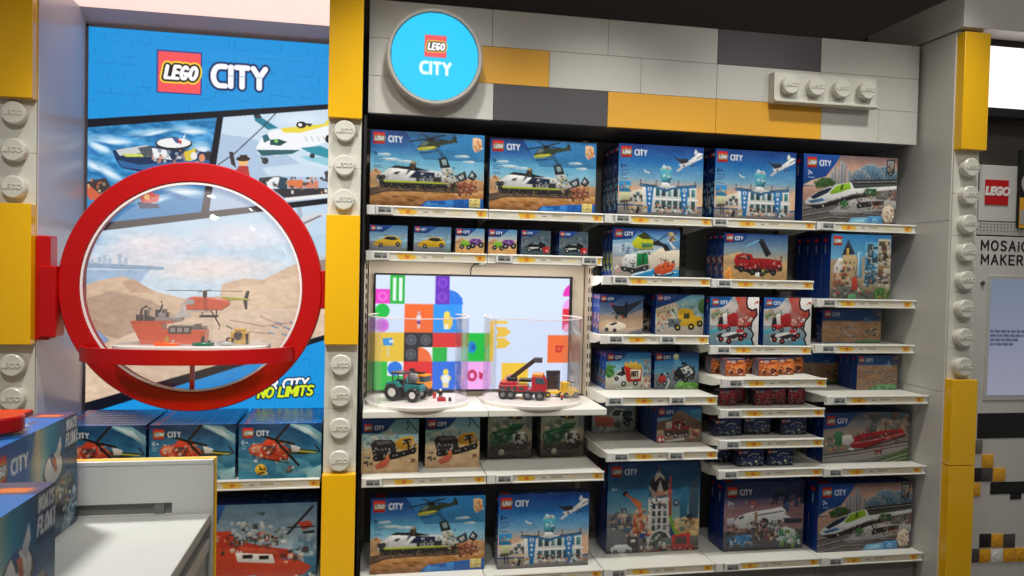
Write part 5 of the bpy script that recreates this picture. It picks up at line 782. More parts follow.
    c.ell(301, 125, 5, 3.4, DK); c.ell(300, 125, 2, 1.6, WH); P([(302, 123), (312, 124), (310, 127)], (50, 40, 40)); c.ell(328, 139, 3, 4, DK); c.circ(265, 161, 3.4, (50, 54, 60)); c.circ(312, 156, 2.6, (50, 54, 60)); P([(260, 157), (264, 158), (264, 164)], (70, 74, 80)); c.line([(276, 113), (262, 128), (234, 154), (218, 165)], 1.0, (44, 48, 56)); [c.line([(305+i*6, 137), (307+i*6, 141)], 1.2, (190, 194, 200)) for i in range(4)]
    P([(236, 170), (239, 166), (248, 166), (250, 178), (236, 178)], (176, 56, 50)); c.ell(243, 162, 5, 4, (232, 180, 110)); c.ell(243, 159, 7, 2.4, (50, 34, 30)); P([(240, 155), (247, 155), (248, 160), (239, 160)], (56, 38, 32)); P([(229, 152), (233, 152), (236, 168), (231, 164)], (60, 50, 56))
    P([(259, 178), (280, 176), (280, 188), (259, 186)], (60, 60, 66)); P([(266, 182), (274, 177), (280, 177), (276, 190), (268, 189)], (226, 226, 228)); P([(279, 177), (287, 178), (287, 190), (279, 190)], (40, 70, 84)); P([(288, 180), (303, 180), (303, 188), (288, 188)], (214, 116, 70)); P([(304, 182), (318, 181), (318, 188), (304, 188)], (206, 130, 100)); P([(272, 189), (334, 188), (334, 194), (284, 198)], (50, 46, 50)); c.bits(260, 176, 326, 194, 36, [(70, 66, 70), (190, 120, 90), (226, 220, 214), (40, 40, 46)], 1.5, 4); P([(284, 198), (334, 193), (334, 197), (286, 201)], (226, 226, 226)); P([(324, 172), (334, 168), (334, 184), (326, 182)], (60, 56, 60))
    # desert panel
    D = [(84, 228), (334, 199), (334, 336), (82, 406)]; sv = c.a.copy()
    P(D, (196, 214, 226)); P([(84, 234), (150, 222), (230, 214), (334, 203), (334, 250), (240, 268), (84, 280)], (186, 210, 228)); c.soft(150, 246, 40, 12, (236, 220, 220), .8); c.soft(240, 236, 46, 12, (228, 224, 230), .8); c.soft(120, 262, 40, 8, (226, 214, 214), .7); c.soft(210, 268, 60, 12, (238, 216, 206), .8); c.soft(100, 240, 20, 5, (150, 190, 220), .6)
    P([(84, 262), (150, 266), (164, 267), (164, 270), (84, 268)], (130, 158, 184)); P([(84, 270), (150, 270), (140, 282), (84, 284)], (146, 176, 204)); [c.rect(x, 255+d, x+4, 264, (164, 184, 204)) for x, d in ((98, 2), (103, 0), (108, 3), (118, -1), (124, 3), (90, 4))]
    P([(84, 286), (100, 280), (124, 276), (140, 284), (158, 292), (190, 300), (220, 296), (222, 284), (244, 278), (262, 280), (290, 266), (334, 252), (334, 336), (82, 406)], (206, 176, 146)); P([(122, 282), (134, 279), (152, 290), (156, 294), (130, 292)], (188, 152, 122)); P([(84, 300), (112, 290), (150, 300), (184, 320), (140, 345), (84, 330)], (176, 146, 122)); P([(220, 290), (262, 284), (334, 268), (334, 300), (250, 310)], (216, 186, 154)); P([(140, 330), (240, 310), (334, 306), (334, 336), (84, 404), (84, 352)], (212, 186, 160)); P([(84, 338), (98, 330), (110, 340), (90, 352)], (120, 150, 190))
    for q in ([(230, 320), (262, 326), (300, 322)], [(236, 330), (270, 334)], [(260, 316), (290, 330)]): c.line(q, 1.0, (170, 128, 104))
    for x, y in ((272, 326), (276, 322), (284, 327), (290, 322), (268, 332), (282, 334)): c.line([(x, y), (x+6, y+2)], 1.2, (80, 124, 170))
    c.T = ident; c.mottle(0, 22, 100, 88, 5, 10); c.mottle(0, 46, 100, 88, 9, 4); c.mottle(0, 46, 100, 88, 7, 2); c.T = T
    msk = c._mask(c.px(D)); sv[msk[0]][msk[1]] = c.a[msk[0]][msk[1]]; c.a = sv
    P([(296, 206), (301, 205), (303, 222), (299, 223)], (160, 176, 190)); P([(296, 228), (300, 218), (318, 212), (326, 214), (312, 222), (304, 232)], (206, 206, 210)); c.line([(298, 226), (320, 216)], 2, (130, 120, 130)); P([(306, 236), (334, 232), (334, 262), (310, 262)], (168, 196, 216), .6); P([(312, 262), (330, 258), (330, 274), (318, 276)], (90, 80, 84), .5)
    # dark dividing bands
    BK = (10, 14, 26)
    P([(84, 119.5), (334, 104), (334, 109), (84, 128)], BK); P([(217, 117), (223.5, 116), (209, 212), (201, 213)], BK); P([(84, 225), (334, 197.5), (334, 203), (84, 233)], BK); P([(80, 404), (334, 332), (334, 337), (80, 416)], BK)
    # lettering in the plane of the poster
    c.T = ident; c.k, c.asp = k0, a0
    def pos(px, py): q = at(px, py, PY); return (q[0]-PX0)/w_*100, (PZ1-q[2])/h_*100
    x, y = pos(158.3, 51); x2, y2 = pos(158.6, 91.6); sz = y2-y
    c.rect(x-.5, y-.3, x+sz*c.asp+.5, y2+.3, (40, 60, 130)); c.brand(x, y, sz, city=False, lit=True)
    x, y = pos(210.5, 66); c.text(x+1.2, y, sz*.48, 'CITY', (236, 238, 246), .28, .0, .03, .8, [(.11, (20, 40, 90))])
    u, v = pos(211, 77); c.rect(x+4, y+sz*.22, x+22, y+sz*.235, (60, 110, 160), .6)
    x, y = pos(246, 381.5); c.text(x, y, 1.95, 'YOUR CITY', (246, 248, 250), .27, .2, .04, .9, [(.14, (10, 20, 40))], tilt=-.05)
    x, y = pos(258, 388.5); c.text(x, y, 2.1, 'NO LIMITS', (206, 226, 40), .27, .2, .0, .85, [(.14, (10, 20, 40))], tilt=-.05)
    return c.out()
o = bpy.data.objects.new('backlit_poster', print_mesh('backlit_poster', [(poster_print(), (0, 0, PZ1-PZ0), (PX1-PX0, 0, 0), (0, 0, PZ0-PZ1), 0)], LIT)); COL.objects.link(o); o.location = (PX0, PY, PZ0)
tag(o, 'tall backlit poster with boat, plane and desert pictures behind the red ring', 'poster')
fm = MB().box(PX0-.0, PY-.006, PZ0, PX0+.012, PY+.004, PZ1).box(PX0, PY-.006, PZ1-.012, PX1, PY+.004, PZ1).build('poster_frame', mat('frame_grey', (90, 90, 96), .4)); fm.parent = o; fm.location = (-PX0, -PY, -PZ0)

# ------------------------------------------------------------------ red ring
RC = Vector((-.80, -.12, 1.483)); RO_, RI_ = .580, .487
rg = empty('display_ring', RC, 'big red ring with a clear bubble between the two left pillars', 'display ring')
MB().lathe([(RO_, -.03), (RO_, .035), (RO_-.004, .04), (RI_+.004, .04), (RI_, .035), (RI_, -.03), (RI_+.006, -.04), (RO_-.006, -.04), (RO_, -.03)], (0, 0, 0), 'Y', 128).build('ring', RED, rg)
dm = [(RI_*math.sin(PI/2*(1-i/14)), -.135*math.sin(PI/2*i/14)) for i in range(15)]
MB().lathe(dm, (0, .03, 0), 'Y', 96).build('bubble', LENS, rg)
MB().lathe([(RI_, -.036), (RI_, -.03), (RI_-.010, -.03), (RI_-.010, -.036), (RI_, -.036)], (0, 0, 0), 'Y', 96).build('bubble_rim', mat('rim_clear', (250, 236, 236), .2), rg)
kid(MB().box(-1.469, -.165, 1.235, -1.408, -.075, 1.705), 'bracket', RED, rg, .008); kid(MB().box(-1.445, -.19, 1.25, -1.375, -.08, 1.57), 'bracket_boss', RED, rg, .006)
kid(MB().box(-.238, -.15, 1.39, -.206, -.09, 1.575), 'bracket', RED, rg, .005)
# curved front rail and platform
xe0, xe1 = X_(80, 347, -.17), X_(294, 340, -.17); xm_ = (xe0+xe1)/2; hw = (xe1-xe0)/2; sag = .21
zt_, zb_ = Z_(195, 350.5, -.17-sag), Z_(195, 366, -.17-sag)
arc = [(xm_+hw*math.cos(a), -.165-sag*math.sin(a)) for a in [PI*i/28 for i in range(29)]]
b = MB(); V = []; n = len(arc)
inn = [(xm_+(x-xm_)*.97, -.165+(y+.165)*.93) for x, y in arc]
V = [(x, y, zb_) for x, y in arc]+[(x, y, zt_) for x, y in arc]+[(x, y, zb_) for x, y in inn]+[(x, y, zt_) for x, y in inn]
F = []
for i in range(n-1): F += [(i, i+1, n+i+1, n+i), (2*n+i, 3*n+i, 3*n+i+1, 2*n+i+1), (n+i, n+i+1, 3*n+i+1, 3*n+i), (i, 2*n+i, 2*n+i+1, i+1)]
F += [(0, n, 3*n, 2*n), (n-1, 3*n-1, 4*n-1, 2*n-1)]
kid(b.add(V, F), 'front_rail', RED, rg, .002)
kid(MB().prism([(xm_+(x-xm_)*.95, y*.9-.02) for x, y in arc]+[(xm_-hw*.9, .1), (xm_+hw*.9, .1)], zb_+.01, zb_+.02, 'Z'), 'rail_floor', CLEAR, rg)
kid(MB().box(-.815, -.15, .99, -.795, -.13, zb_), 'post', RED, rg, .003)
PFY = -.10; pz = Z_(194, 352, -.25)
pf = MB(); pts = [(.345*math.copysign(abs(math.cos(a))**.6, math.cos(a)), .15*math.copysign(abs(math.sin(a))**.6, math.sin(a))) for a in [2*PI*i/48 for i in range(48)]]
pcx = X_(194, 347, PFY)
po = pf.prism(pts, 0, .022, 'Z').build('display_plinth', mat('plinth_white', (236, 230, 224), .35), None, .003); po.location = (pcx, PFY, pz)
tag(po, 'white oval plinth inside the red ring under the model ship', 'plinth')
kid(MB().box(pcx-.3, PFY-.03, zb_+.02, pcx+.3, PFY+.03, pz), 'platform_support', mat('plinth_white'), rg, .002)
PT = pz+.022

# ------------------------------------------------------------------ toy boxes on the wall
ORD = ['front', 'second', 'third', 'fourth', 'fifth', 'sixth', 'seventh']
def row(kind, xl, y, z, n, front, what, group, dy=None, dx=0):
    d = KINDS[kind][2]; y = max(y, .0185) if z > 1.5 else y; dy = dy or d+.003
    for k in range(n):
        toy(kind, xl+dx*k, y+dy*k, z, front if k == 0 else '%s from the front in the row of %s' % (ORD[k], what), group)
z1 = 1.905
toy('police_train', -.004, .0185, z1, 'train and helicopter box on the top shelf, leftmost, at the very front', 'train and helicopter boxes')
toy('police_train', .615, .07, z1, 'train and helicopter box on the top shelf, second from the left', 'train and helicopter boxes')
toy('police_train', .03, -.058, .05, 'train and helicopter box on the bottom shelf by the yellow pillar', 'train and helicopter boxes')
row('airport', 1.305, .004, z1, 3, 'airport box with a white plane on the top shelf, left one of the pair', 'left top shelf airport boxes', 'airport boxes')
row('airport', 1.86, .004, z1, 2, 'airport box with a white plane on the top shelf, right one of the pair', 'right top shelf airport boxes', 'airport boxes')
toy('airport', .676, -.075, .05, 'airport box on the bottom shelf between the train box and the tower box', 'airport boxes')
row('express', 2.393, .006, z1, 1, 'green and white express train box on the top shelf at the right end', '', 'express train boxes')
row('express', 2.495, -.07, .05, 2, 'green and white express train box on the bottom shelf at the right end', 'bottom shelf express train boxes', 'express train boxes')
row('yellow_car', -.001, .008, 1.675, 2, 'small yellow car box above the screen, leftmost', 'leftmost small yellow car boxes', 'yellow car boxes')
row('yellow_car', .222, .012, 1.675, 2, 'small yellow car box above the screen, second from the left', 'second pile of small yellow car boxes', 'yellow car boxes')
row('buggy', .436, .01, 1.675, 2, 'small green and purple buggy box above the screen, left one', 'left small buggy boxes', 'buggy boxes')
row('buggy', .608, .01, 1.675, 2, 'small green and purple buggy box above the screen, right one', 'right small buggy boxes', 'buggy boxes')
row('race_car', .782, .01, 1.675, 3, 'small black race car box above the screen, left one', 'left small black race car boxes', 'race car boxes')
row('race_car', .988, .01, 1.675, 3, 'small black race car box above the screen, right one', 'right small black race car boxes', 'race car boxes')
row('heli_truck', 1.283, .004, 1.575, 3, 'box with yellow helicopter, white truck and orange boat', 'yellow helicopter and truck boxes', 'helicopter and truck boxes')
row('crane_truck', 1.925, .004, 1.57, 3, 'box with a big red crane truck on sand', 'red crane truck boxes', 'crane truck boxes')
row('castle', 2.57, .004, 1.472, 4, 'tall box with a crowded city street and pointed tower roof', 'tall city street boxes', 'city street boxes', .09)
row('jet', 1.241, .09, 1.258, 5, 'box with a black jet above a white race car', 'black jet boxes', 'jet boxes')
toy('jet', 1.50, .30, 1.258, 'dim jet box pushed far back behind the gap beside the yellow tow truck box', 'jet boxes')
row('yellow_truck', 1.56, .075, 1.258, 1, 'box with a yellow tow truck on a street', 'yellow tow truck boxes', 'tow truck boxes')
row('race_hauler', 1.855, .02, 1.203, 3, 'box with red race transporter and wavy white edge, left one', 'left race transporter boxes', 'race transporter boxes')
row('race_hauler', 2.178, .02, 1.203, 3, 'box with red race transporter and wavy white edge, right one', 'right race transporter boxes', 'race transporter boxes')
toy('switch', 2.592, .1, 1.213, 'wide box with railway switch tracks beside the right race transporter', 'switch track boxes')
toy('switch', 2.472, .29, .942, 'wide dark track box pushed back behind the small orange boxes', 'switch track boxes')
row('hot_food', 1.296, .12, .947, 4, 'box with a red hot food truck in the deep shelf right of the screen', 'red hot food truck boxes', 'food truck boxes', .066)
row('police_car', 1.582, .125, .947, 2, 'box with a black police car and red motorcycle at night', 'night police car boxes', 'police car boxes')
row('tracks', 2.806, .068, .942, 3, 'square box of straight railway tracks beside the white end panel', 'straight railway track boxes', 'track boxes')
for i, (x, y) in enumerate(((1.925, -.045), (2.122, -.045), (2.242, .0), (2.35, .08), (1.885, .05), (2.09, .05))):
    toy('orange', x, y, 1.042, ['small orange box at the front left of its shelf', 'small orange box in the middle of its shelf, at the front', 'small orange box right of the middle, a little further back', 'small orange box furthest right, near the dark track box', 'small orange box peeping out behind the front left one', 'small orange box behind the middle one'][i], 'small orange boxes')
for i, (x, y) in enumerate(((1.9, -.03), (2.11, -.034), (2.215, .0), (2.325, -.01), (1.99, .05))):
    toy('red', x, y, .877, ['small red box at the left end of its shelf', 'small red box at the front middle of its shelf', 'small red box just right of the middle one', 'small red box at the right end of its shelf', 'small red box set back beside the leftmost red one'][i], 'small red boxes')
for i, (x, y) in enumerate(((1.875, -.035), (2.068, .0), (2.229, .04), (2.27, -.035))):
    toy('blue', x, y if i != 2 else .062, .711, ['small dark blue box leftmost in the row of four', 'small dark blue box second in the row of four', 'small dark blue box third in the row of four, set back', 'small dark blue box rightmost in the row of four'][i], 'small dark blue boxes')
for i, (x, y) in enumerate(((1.995, -.075), (2.17, -.075), (1.868, .03))):
    toy('blue', x, y, .55, ['small dark blue box on the lowest small shelf, middle one', 'small dark blue box on the lowest small shelf, right one', 'small dark blue box on the lowest small shelf, half hidden at the left'][i], 'small dark blue boxes')
row('tram', 2.538, -.028, .544, 2, 'wide box with a long red tram beside the white end panel', 'red tram boxes', 'tram boxes')
toy('plow', 1.29, .335, .659, 'box with an orange snowplow pushed to the back of its shelf', 'snowplow boxes')
row('fire_pickup', 1.578, .056, .659, 5, 'box with a small red fire pickup in front of a hill', 'fire pickup boxes', 'fire pickup boxes', .0605)
row('cement', -.022, -.03, .557, 3, 'box with a black and orange cement truck, left one under the worktop', 'left cement truck boxes', 'cement truck boxes')
row('cement', .303, .04, .557, 3, 'box with a black and orange cement truck, right one under the worktop', 'right cement truck boxes', 'cement truck boxes')
row('green_truck', .656, .2, .557, 2, 'box with a green truck and white cab, left one under the worktop', 'left green truck boxes', 'green truck boxes')
row('green_truck', .954, .2, .557, 2, 'box with a green truck and white cab, right one under the worktop', 'right green truck boxes', 'green truck boxes')
row('tower', 1.305, .06, .05, 2, 'largest box with a tall white tower on the bottom shelf', 'tall tower boxes', 'tower boxes')
row('plane', 1.968, .01, .05, 2, 'box with a white passenger plane on the bottom shelf', 'passenger plane boxes', 'passenger plane boxes')
for k, (x, n) in enumerate(((-.597, 'right'), (-.997, 'middle'), (-1.397, 'left'))):
    row('rescue_heli', x, -.118+.004*k, .568, 7, 'red rescue helicopter box under the red ring, %s front one' % n, '%s rescue helicopter boxes under the red ring' % n, 'rescue helicopter boxes', .0585)
row('ship', -.812, -.06, .05, 2, 'box with a big orange ship on the bottom niche shelf', 'orange ship boxes', 'ship boxes')

# ------------------------------------------------------------------ lit screen and its models
def screen_print():
    W_, H_ = 1.076, .622
    c = Canvas(W_, H_, .0045, 3, (214, 228, 252), T=lambda x, y: (x/13.75, y/8.0)); c.k = c.H/8.0; c.asp = 1
    R, E = c.rect, c.ell
    R(0, 1, 1, 2, (236, 60, 200)); E(.5, 1.5, .32, .32, (248, 120, 220)); E(.5, 1.5, .2, .2, (236, 60, 200)); R(1, 0, 2, 2, (30, 180, 60)); R(1.18, .2, 1.42, 1.8, (226, 244, 236)); R(1.6, .2, 1.84, 1.8, (226, 244, 236))
    R(4.1, 0, 5.1, 2, (104, 40, 190)); [E(4.6, y, .34, .34, (136, 66, 214)) for y in (.5, 1.5)]; [E(4.6, y, .22, .22, (110, 44, 196)) for y in (.5, 1.5)]; R(5.1, 1.5, 6, 2, (24, 118, 232)); E(5.1, 2, .95, 1, (24, 118, 232), 1, 0, 26, 270, 360); c.poly([(5.1, 1), (5.1, 2), (6, 2)], (24, 118, 232))
    E(.5, 2.5, .5, .5, (20, 190, 70)); E(.5, 3.5, .48, .48, (214, 120, 226)); E(.5, 3.5, .3, .3, (196, 96, 214)); R(2, 2, 4, 4, (246, 106, 40)); R(2.9, 2.5, 3.1, 2.8, (200, 170, 180)); R(2.84, 2.8, 3.16, 3.15, (230, 220, 230)); R(2.88, 3.15, 3.12, 3.4, (116, 50, 150)); R(2.9, 3.4, 3.1, 3.7, (220, 190, 170))
    R(4, 2, 6, 4, (36, 150, 244)); c.poly([(4.75, 2.6), (5.1, 2.5), (5.15, 2.9), (5.35, 2.85), (5.35, 3.4), (5.15, 3.75), (4.75, 3.75), (4.7, 3.2)], (244, 206, 70)); E(4.95, 2.7, .2, .22, (250, 220, 90)); R(4.75, 3.4, 5.05, 3.75, (250, 240, 200))
    R(0, 4, 2, 6, (236, 196, 50)); c.poly([(.55, 4.4), (1.2, 4.35), (1.25, 4.9), (.6, 4.9)], (40, 150, 220)); R(.85, 4.9, 1, 5.7, (216, 206, 160)); R(1.0, 4.5, 1.3, 4.7, (230, 230, 240)); R(2, 4, 4, 6, (30, 30, 36)); [(E(x, y, .38, .38, (84, 88, 98)), E(x, y, .25, .25, (54, 58, 66)), E(x, y, .16, .16, (92, 96, 106))) for x, y in ((2.5, 4.5), (3.5, 4.5), (2.5, 5.5))]; R(3, 5, 4, 6, (244, 244, 244)); E(3, 6, .95, 1, (244, 110, 50), 1, 0, 26, 270, 360); c.poly([(3, 5), (3, 6), (3.95, 6)], (244, 110, 50))
    R(4, 4, 6, 5, (226, 40, 44)); R(4, 5, 5, 6, (20, 180, 66)); R(6, 4, 8.3, 6, (24, 186, 66)); E(6.75, 5, .3, .42, (30, 130, 210)); E(6.85, 5, .16, .2, (20, 90, 170)); R(8, 3.1, 8.3, 6, (246, 204, 50)); R(8, 3.1, 9.25, 3.32, (246, 204, 50))
    for y in (3.9, 4.7): c.poly([(8.4, y-.36), (9.1, y-.36), (9.5, y), (9.1, y+.36), (8.4, y+.36), (8.6, y)], (240, 196, 60))
    R(0, 6, 2, 8, (26, 186, 60)); R(.9, 6, 2, 7, (240, 246, 252)); E(1.42, 6.5, .5, .5, (24, 120, 226)); R(2, 6, 4, 8, (230, 34, 40)); R(4, 6, 6, 8, (34, 110, 226)); E(4.95, 6.75, .2, .22, (250, 220, 70)); R(4.7, 6.95, 5.2, 7.5, (240, 240, 236)); R(4.6, 7.05, 4.7, 7.3, (250, 220, 70)); R(5.2, 7.05, 5.3, 7.3, (250, 220, 70)); R(4.74, 7.5, 5.16, 7.85, (236, 220, 160)); R(6, 6, 8.1, 8, (240, 170, 236)); E(6.8, 7, .36, .42, (190, 40, 90)); E(6.8, 7, .16, .2, (240, 170, 236)); c.poly([(7.3, 6.7), (7.6, 6.9), (7.5, 7.3), (7.3, 7.2)], (190, 40, 90))
    R(8.9, 6.1, 10.8, 8, (244, 200, 46)); E(9.6, 8, .7, 1.1, (206, 110, 200), .7); R(12.2, 4.1, 14, 6.1, (246, 110, 40)); R(12.8, 4.85, 13.4, 5.0, (206, 30, 30)); R(12.8, 4.85, 12.95, 5.3, (206, 30, 30)); R(12.8, 5.2, 13.2, 5.35, (206, 30, 30)); R(13.1, 5.0, 13.25, 5.35, (206, 30, 30)); E(14, 1.3, .75, .9, (236, 40, 190), 1, 0, 26, 180, 270); c.poly([(13.25, 1.3), (14, .4), (14, 1.3)], (236, 40, 190)); E(14, 2.2, .75, .8, (238, 160, 234), 1, 0, 26, 180, 270); c.poly([(13.25, 2.2), (14, 1.4), (14, 2.2)], (238, 160, 234)); R(13.25, 2.2, 14, 3.2, (226, 30, 60)); R(13.25, 3.2, 14, 3.7, (226, 40, 120)); E(13.6, 3.6, .25, .3, (246, 160, 200))
    return c.out(), W_, H_
a_, W_, H_ = screen_print()
tv = empty('screen', (.579, .26, .92), 'wide lit screen with colourful squares and toy figures behind the worktops', 'screen')
MB().box(-.553, -.004, .0, .553, .03, .646).build('screen_case', BLACK, tv, .003)
o = bpy.data.objects.new('lit_picture', print_mesh('lit_picture', [(a_, (-W_/2-.004, -.0055, .635), (W_, 0, 0), (0, 0, -H_), 0)], SCREEN)); COL.objects.link(o); o.parent = tv
cb = MB().tube([(.55, .27, 1.555), (.55, .245, 1.60), (.565, .24, 1.625), (.66, .25, 1.636)], .0035).build('cable', BLACK); tag(cb, 'thin black cable hanging above the middle of the screen', 'cable')
def drum(xc, yc, label):
    e = empty('display_drum', (xc, yc, .891), label, 'display case', 'clear drum display cases')
    MB().lathe([(0, 0), (.268, 0), (.270, .004), (.270, .018), (.266, .022), (0, .022)], (0, 0, 0), 'Z', 64).build('drum_base', mat('plinth_white', (236, 230, 224), .35), e)
    MB().lathe([(.264, .0225), (.264, .455), (.259, .455), (.259, .0225), (.264, .0225)], (0, 0, 0), 'Z', 72).build('drum_wall', CLEAR, e)
    MB().lathe([(.2645, .4545), (.2645, .459), (.2585, .459), (.2585, .4545), (.2645, .4545)], (0, 0, 0), 'Z', 72).build('drum_rim', mat('rim_clear', (250, 236, 236), .2), e)
    return e
drum(.262, .10, 'clear drum case around the teal tractor on the left worktop'); drum(.872, .10, 'clear drum case around the red crane truck on the right worktop')
PB = {k: mat('brick_'+k, v, .25) for k, v in dict(teal=(16, 126, 128), orange=(236, 150, 30), black=(24, 24, 26), grey=(120, 120, 122), red=(190, 26, 40), white=(236, 234, 230), yellow=(240, 190, 30), hull=(252, 104, 52), lime=(196, 200, 50), silver=(176, 178, 176), dkgrey=(70, 70, 74), green=(40, 110, 84), flesh=(236, 190, 60), glass=(60, 80, 90), brown=(60, 36, 34), clearish=(200, 206, 210)).items()}
DZ = .9136
def wheel(par, x, y, z, r, w, hubm='white'):
    t = MB().lathe([(r*.5, -w/2), (r-.004, -w/2), (r, -w/2+.004), (r, w/2-.004), (r-.004, w/2), (r*.5, w/2), (r*.5, -w/2)], (0, 0, 0), 'Y', 24)
    o = t.build('wheel', PB['black'], par); o.location = (x, y, z)
    MB().cyl((0, -w/2+.002, 0), r*.56, w-.004, 'Y', 16, bev=.001).build('hub', PB[hubm], o)
    return o
# teal tractor
p = at(410, 395, 0); tr = empty('toy_tractor', (X_(407, 392, .05), .05, DZ), 'small teal toy tractor with big black wheels in the left drum', 'toy vehicle', rz=-.5)
MB().box(-.005, -.03, .045, .085, .03, .085).prism([(.0, .085), (.085, .085), (.09, .07), (.09, .05), (.0, .05)], -.031, .031, 'Y').build('hood', PB['teal'], tr, .003)
MB().box(-.075, -.035, .035, .0, .035, .06).box(-.09, -.03, .05, -.06, .03, .08).build('chassis', PB['black'], tr, .002)
MB().box(-.07, -.034, .06, -.064, -.028, .135).box(-.07, .028, .06, -.064, .034, .135).box(-.008, -.034, .06, -.002, -.028, .135).box(-.008, .028, .06, -.002, .034, .135).box(-.078, -.04, .135, .005, .04, .145).build('cab', PB['dkgrey'], tr, .0015)
MB().prism([(-.1, .07), (-.085, .095), (-.03, .1), (-.01, .075), (-.02, .07), (-.04, .09), (-.08, .085)], -.066, -.036, 'Y').prism([(-.1, .07), (-.085, .095), (-.03, .1), (-.01, .075), (-.02, .07), (-.04, .09), (-.08, .085)], .036, .066, 'Y').build('fender', PB['teal'], tr, .001)
for x, r in ((-.055, .045), (.06, .036)):
    for s in (-1, 1): wheel(tr, x, s*.052, r, r, .03)
# orange harvester with a grey hopper
hv = empty('toy_mixer_truck', (X_(417, 385, .17), .17, DZ), 'small orange toy truck with a grey hopper behind the teal tractor', 'toy vehicle', rz=-.75); hv.scale = (.78, .78, .82)
MB().box(-.09, -.04, .04, .1, .04, .055).build('chassis', PB['black'], hv, .002)
MB().lathe([(0, 0), (.03, 0), (.05, .03), (.05, .09), (.03, .12), (0, .12)], (-.075, 0, .105), 'X', 20).build('hopper', PB['grey'], hv)
c_ = MB().box(.04, -.042, .055, .1, .042, .085).box(.03, -.046, .085, .1, .046, .1).box(.04, -.042, .1, .05, .042, .145).box(.036, -.044, .135, .09, .044, .147).build('cab', PB['orange'], hv, .002)
MB().box(.05, -.038, .1, .088, .038, .135).build('cab_glass', PB['glass'], c_); MB().box(-.03, -.02, .15, .06, .02, .16).box(-.06, -.015, .15, -.03, .015, .175).build('roof_rack', PB['brown'], hv, .001)
for x in (-.06, .0, .075):
    for s in (-1, 1): wheel(hv, x, s*.044, .03, .03, .024, 'grey')
def figure(x, y, z, body, legs, label, hat=None, s=1.0):
    e = empty('toy_figure', (x, y, z), label, 'toy figure', 'toy figures'); e.scale = (s, s, s)
    MB().box(-.008, -.004, 0, -.0005, .004, .014).box(.0005, -.004, 0, .008, .004, .014).box(-.008, -.004, .013, .008, .004, .017).build('legs', PB[legs], e, .0008)
    MB().prism([(-.008, .017), (.008, .017), (.006, .031), (-.006, .031)], -.004, .004, 'Y').prism([(-.007, .03), (-.0115, .019), (-.0085, .018), (-.0045, .028)], -.003, .003, 'Y').prism([(.007, .03), (.0115, .019), (.0085, .018), (.0045, .028)], -.003, .003, 'Y').build('torso', PB[body], e, .0006)
    MB().cyl((0, 0, .0315), .005, .009, 'Z', 12).build('head', PB['flesh'], e)
    MB().cyl((0, 0, .038), .0056, .005, 'Z', 12).box(-.005, -.009, .038, .005, 0, .0395).build('hat', PB[hat or 'black'], e)
    return e
figure(X_(434.5, 391, .08), .08, DZ, 'red', 'red', 'red toy figure beside a black and white one in the left drum', 'brown')
figure(X_(440.5, 390, .10), .10, DZ, 'black', 'black', 'black toy figure with a white hat in the left drum', 'white', 1.1)
for i, (px, py, w_, m_, l_) in enumerate(((441.5, 396, .022, 'red', 'small red toy crate in front of the black toy figure'), (450, 392, .01, 'brown', 'tiny brown toy barrel right of the red crate'))):
    b = MB().box(-w_, -.008, 0, w_, .008, .018).box(-w_*.7, -.009, .005, w_*.7, .009, .022) if i == 0 else MB().cyl((0, 0, 0), .008, .018, 'Z', 12)
    o = b.build('toy_crate' if i == 0 else 'toy_barrel', PB[m_], None, .001); o.location = (X_(px, py, .0), .0, DZ); tag(o, l_, 'toy')
# red crane truck
ct = empty('toy_crane_truck', (X_(523, 388, .06), .06, DZ), 'red toy fire crane truck with a black boom in the right drum', 'toy vehicle', rz=-.32)
MB().box(-.125, -.045, .03, .125, .045, .045).build('chassis', PB['dkgrey'], ct, .002)
MB().box(-.125, -.05, .045, .03, .05, .075).box(-.12, -.046, .075, -.03, .046, .092).box(.03, -.05, .045, .055, .05, .06).build('red_bed', PB['red'], ct, .002)
for k in range(4): MB().box(-.118+k*.034, -.0515, .05, -.094+k*.034, -.0495, .068).build('bed_panel', PB['dkgrey'], ct)
c_ = MB().prism([(.05, .045), (.128, .045), (.128, .085), (.11, .125), (.05, .125)], -.05, .05, 'Y').build('cab', PB['red'], ct, .003)
MB().prism([(.07, .088), (.126, .088), (.109, .121), (.07, .121)], -.0515, .0515, 'Y').build('cab_glass', PB['glass'], c_, .001); MB().box(.052, -.045, .125, .108, .045, .139).build('yellow_roof', PB['orange'], ct, .002)
MB().cyl((-.06, 0, .09), .03, .022, 'Z', 16).build('turntable', PB['black'], ct)
MB().prism([(-.085, .105), (-.06, .095), (.07, .2), (.06, .222)], -.012, .012, 'Y').build('boom', PB['brown'], ct, .002); MB().box(.055, -.02, .195, .1, .02, .222).build('basket', PB['dkgrey'], ct, .003); MB().box(-.02, -.03, .092, .045, .03, .108).build('hose_rack', PB['black'], ct, .002)
for x in (-.1, -.06, .03, .095):
    for s in (-1, 1): wheel(ct, x, s*.046, .026, .026, .022, 'grey')
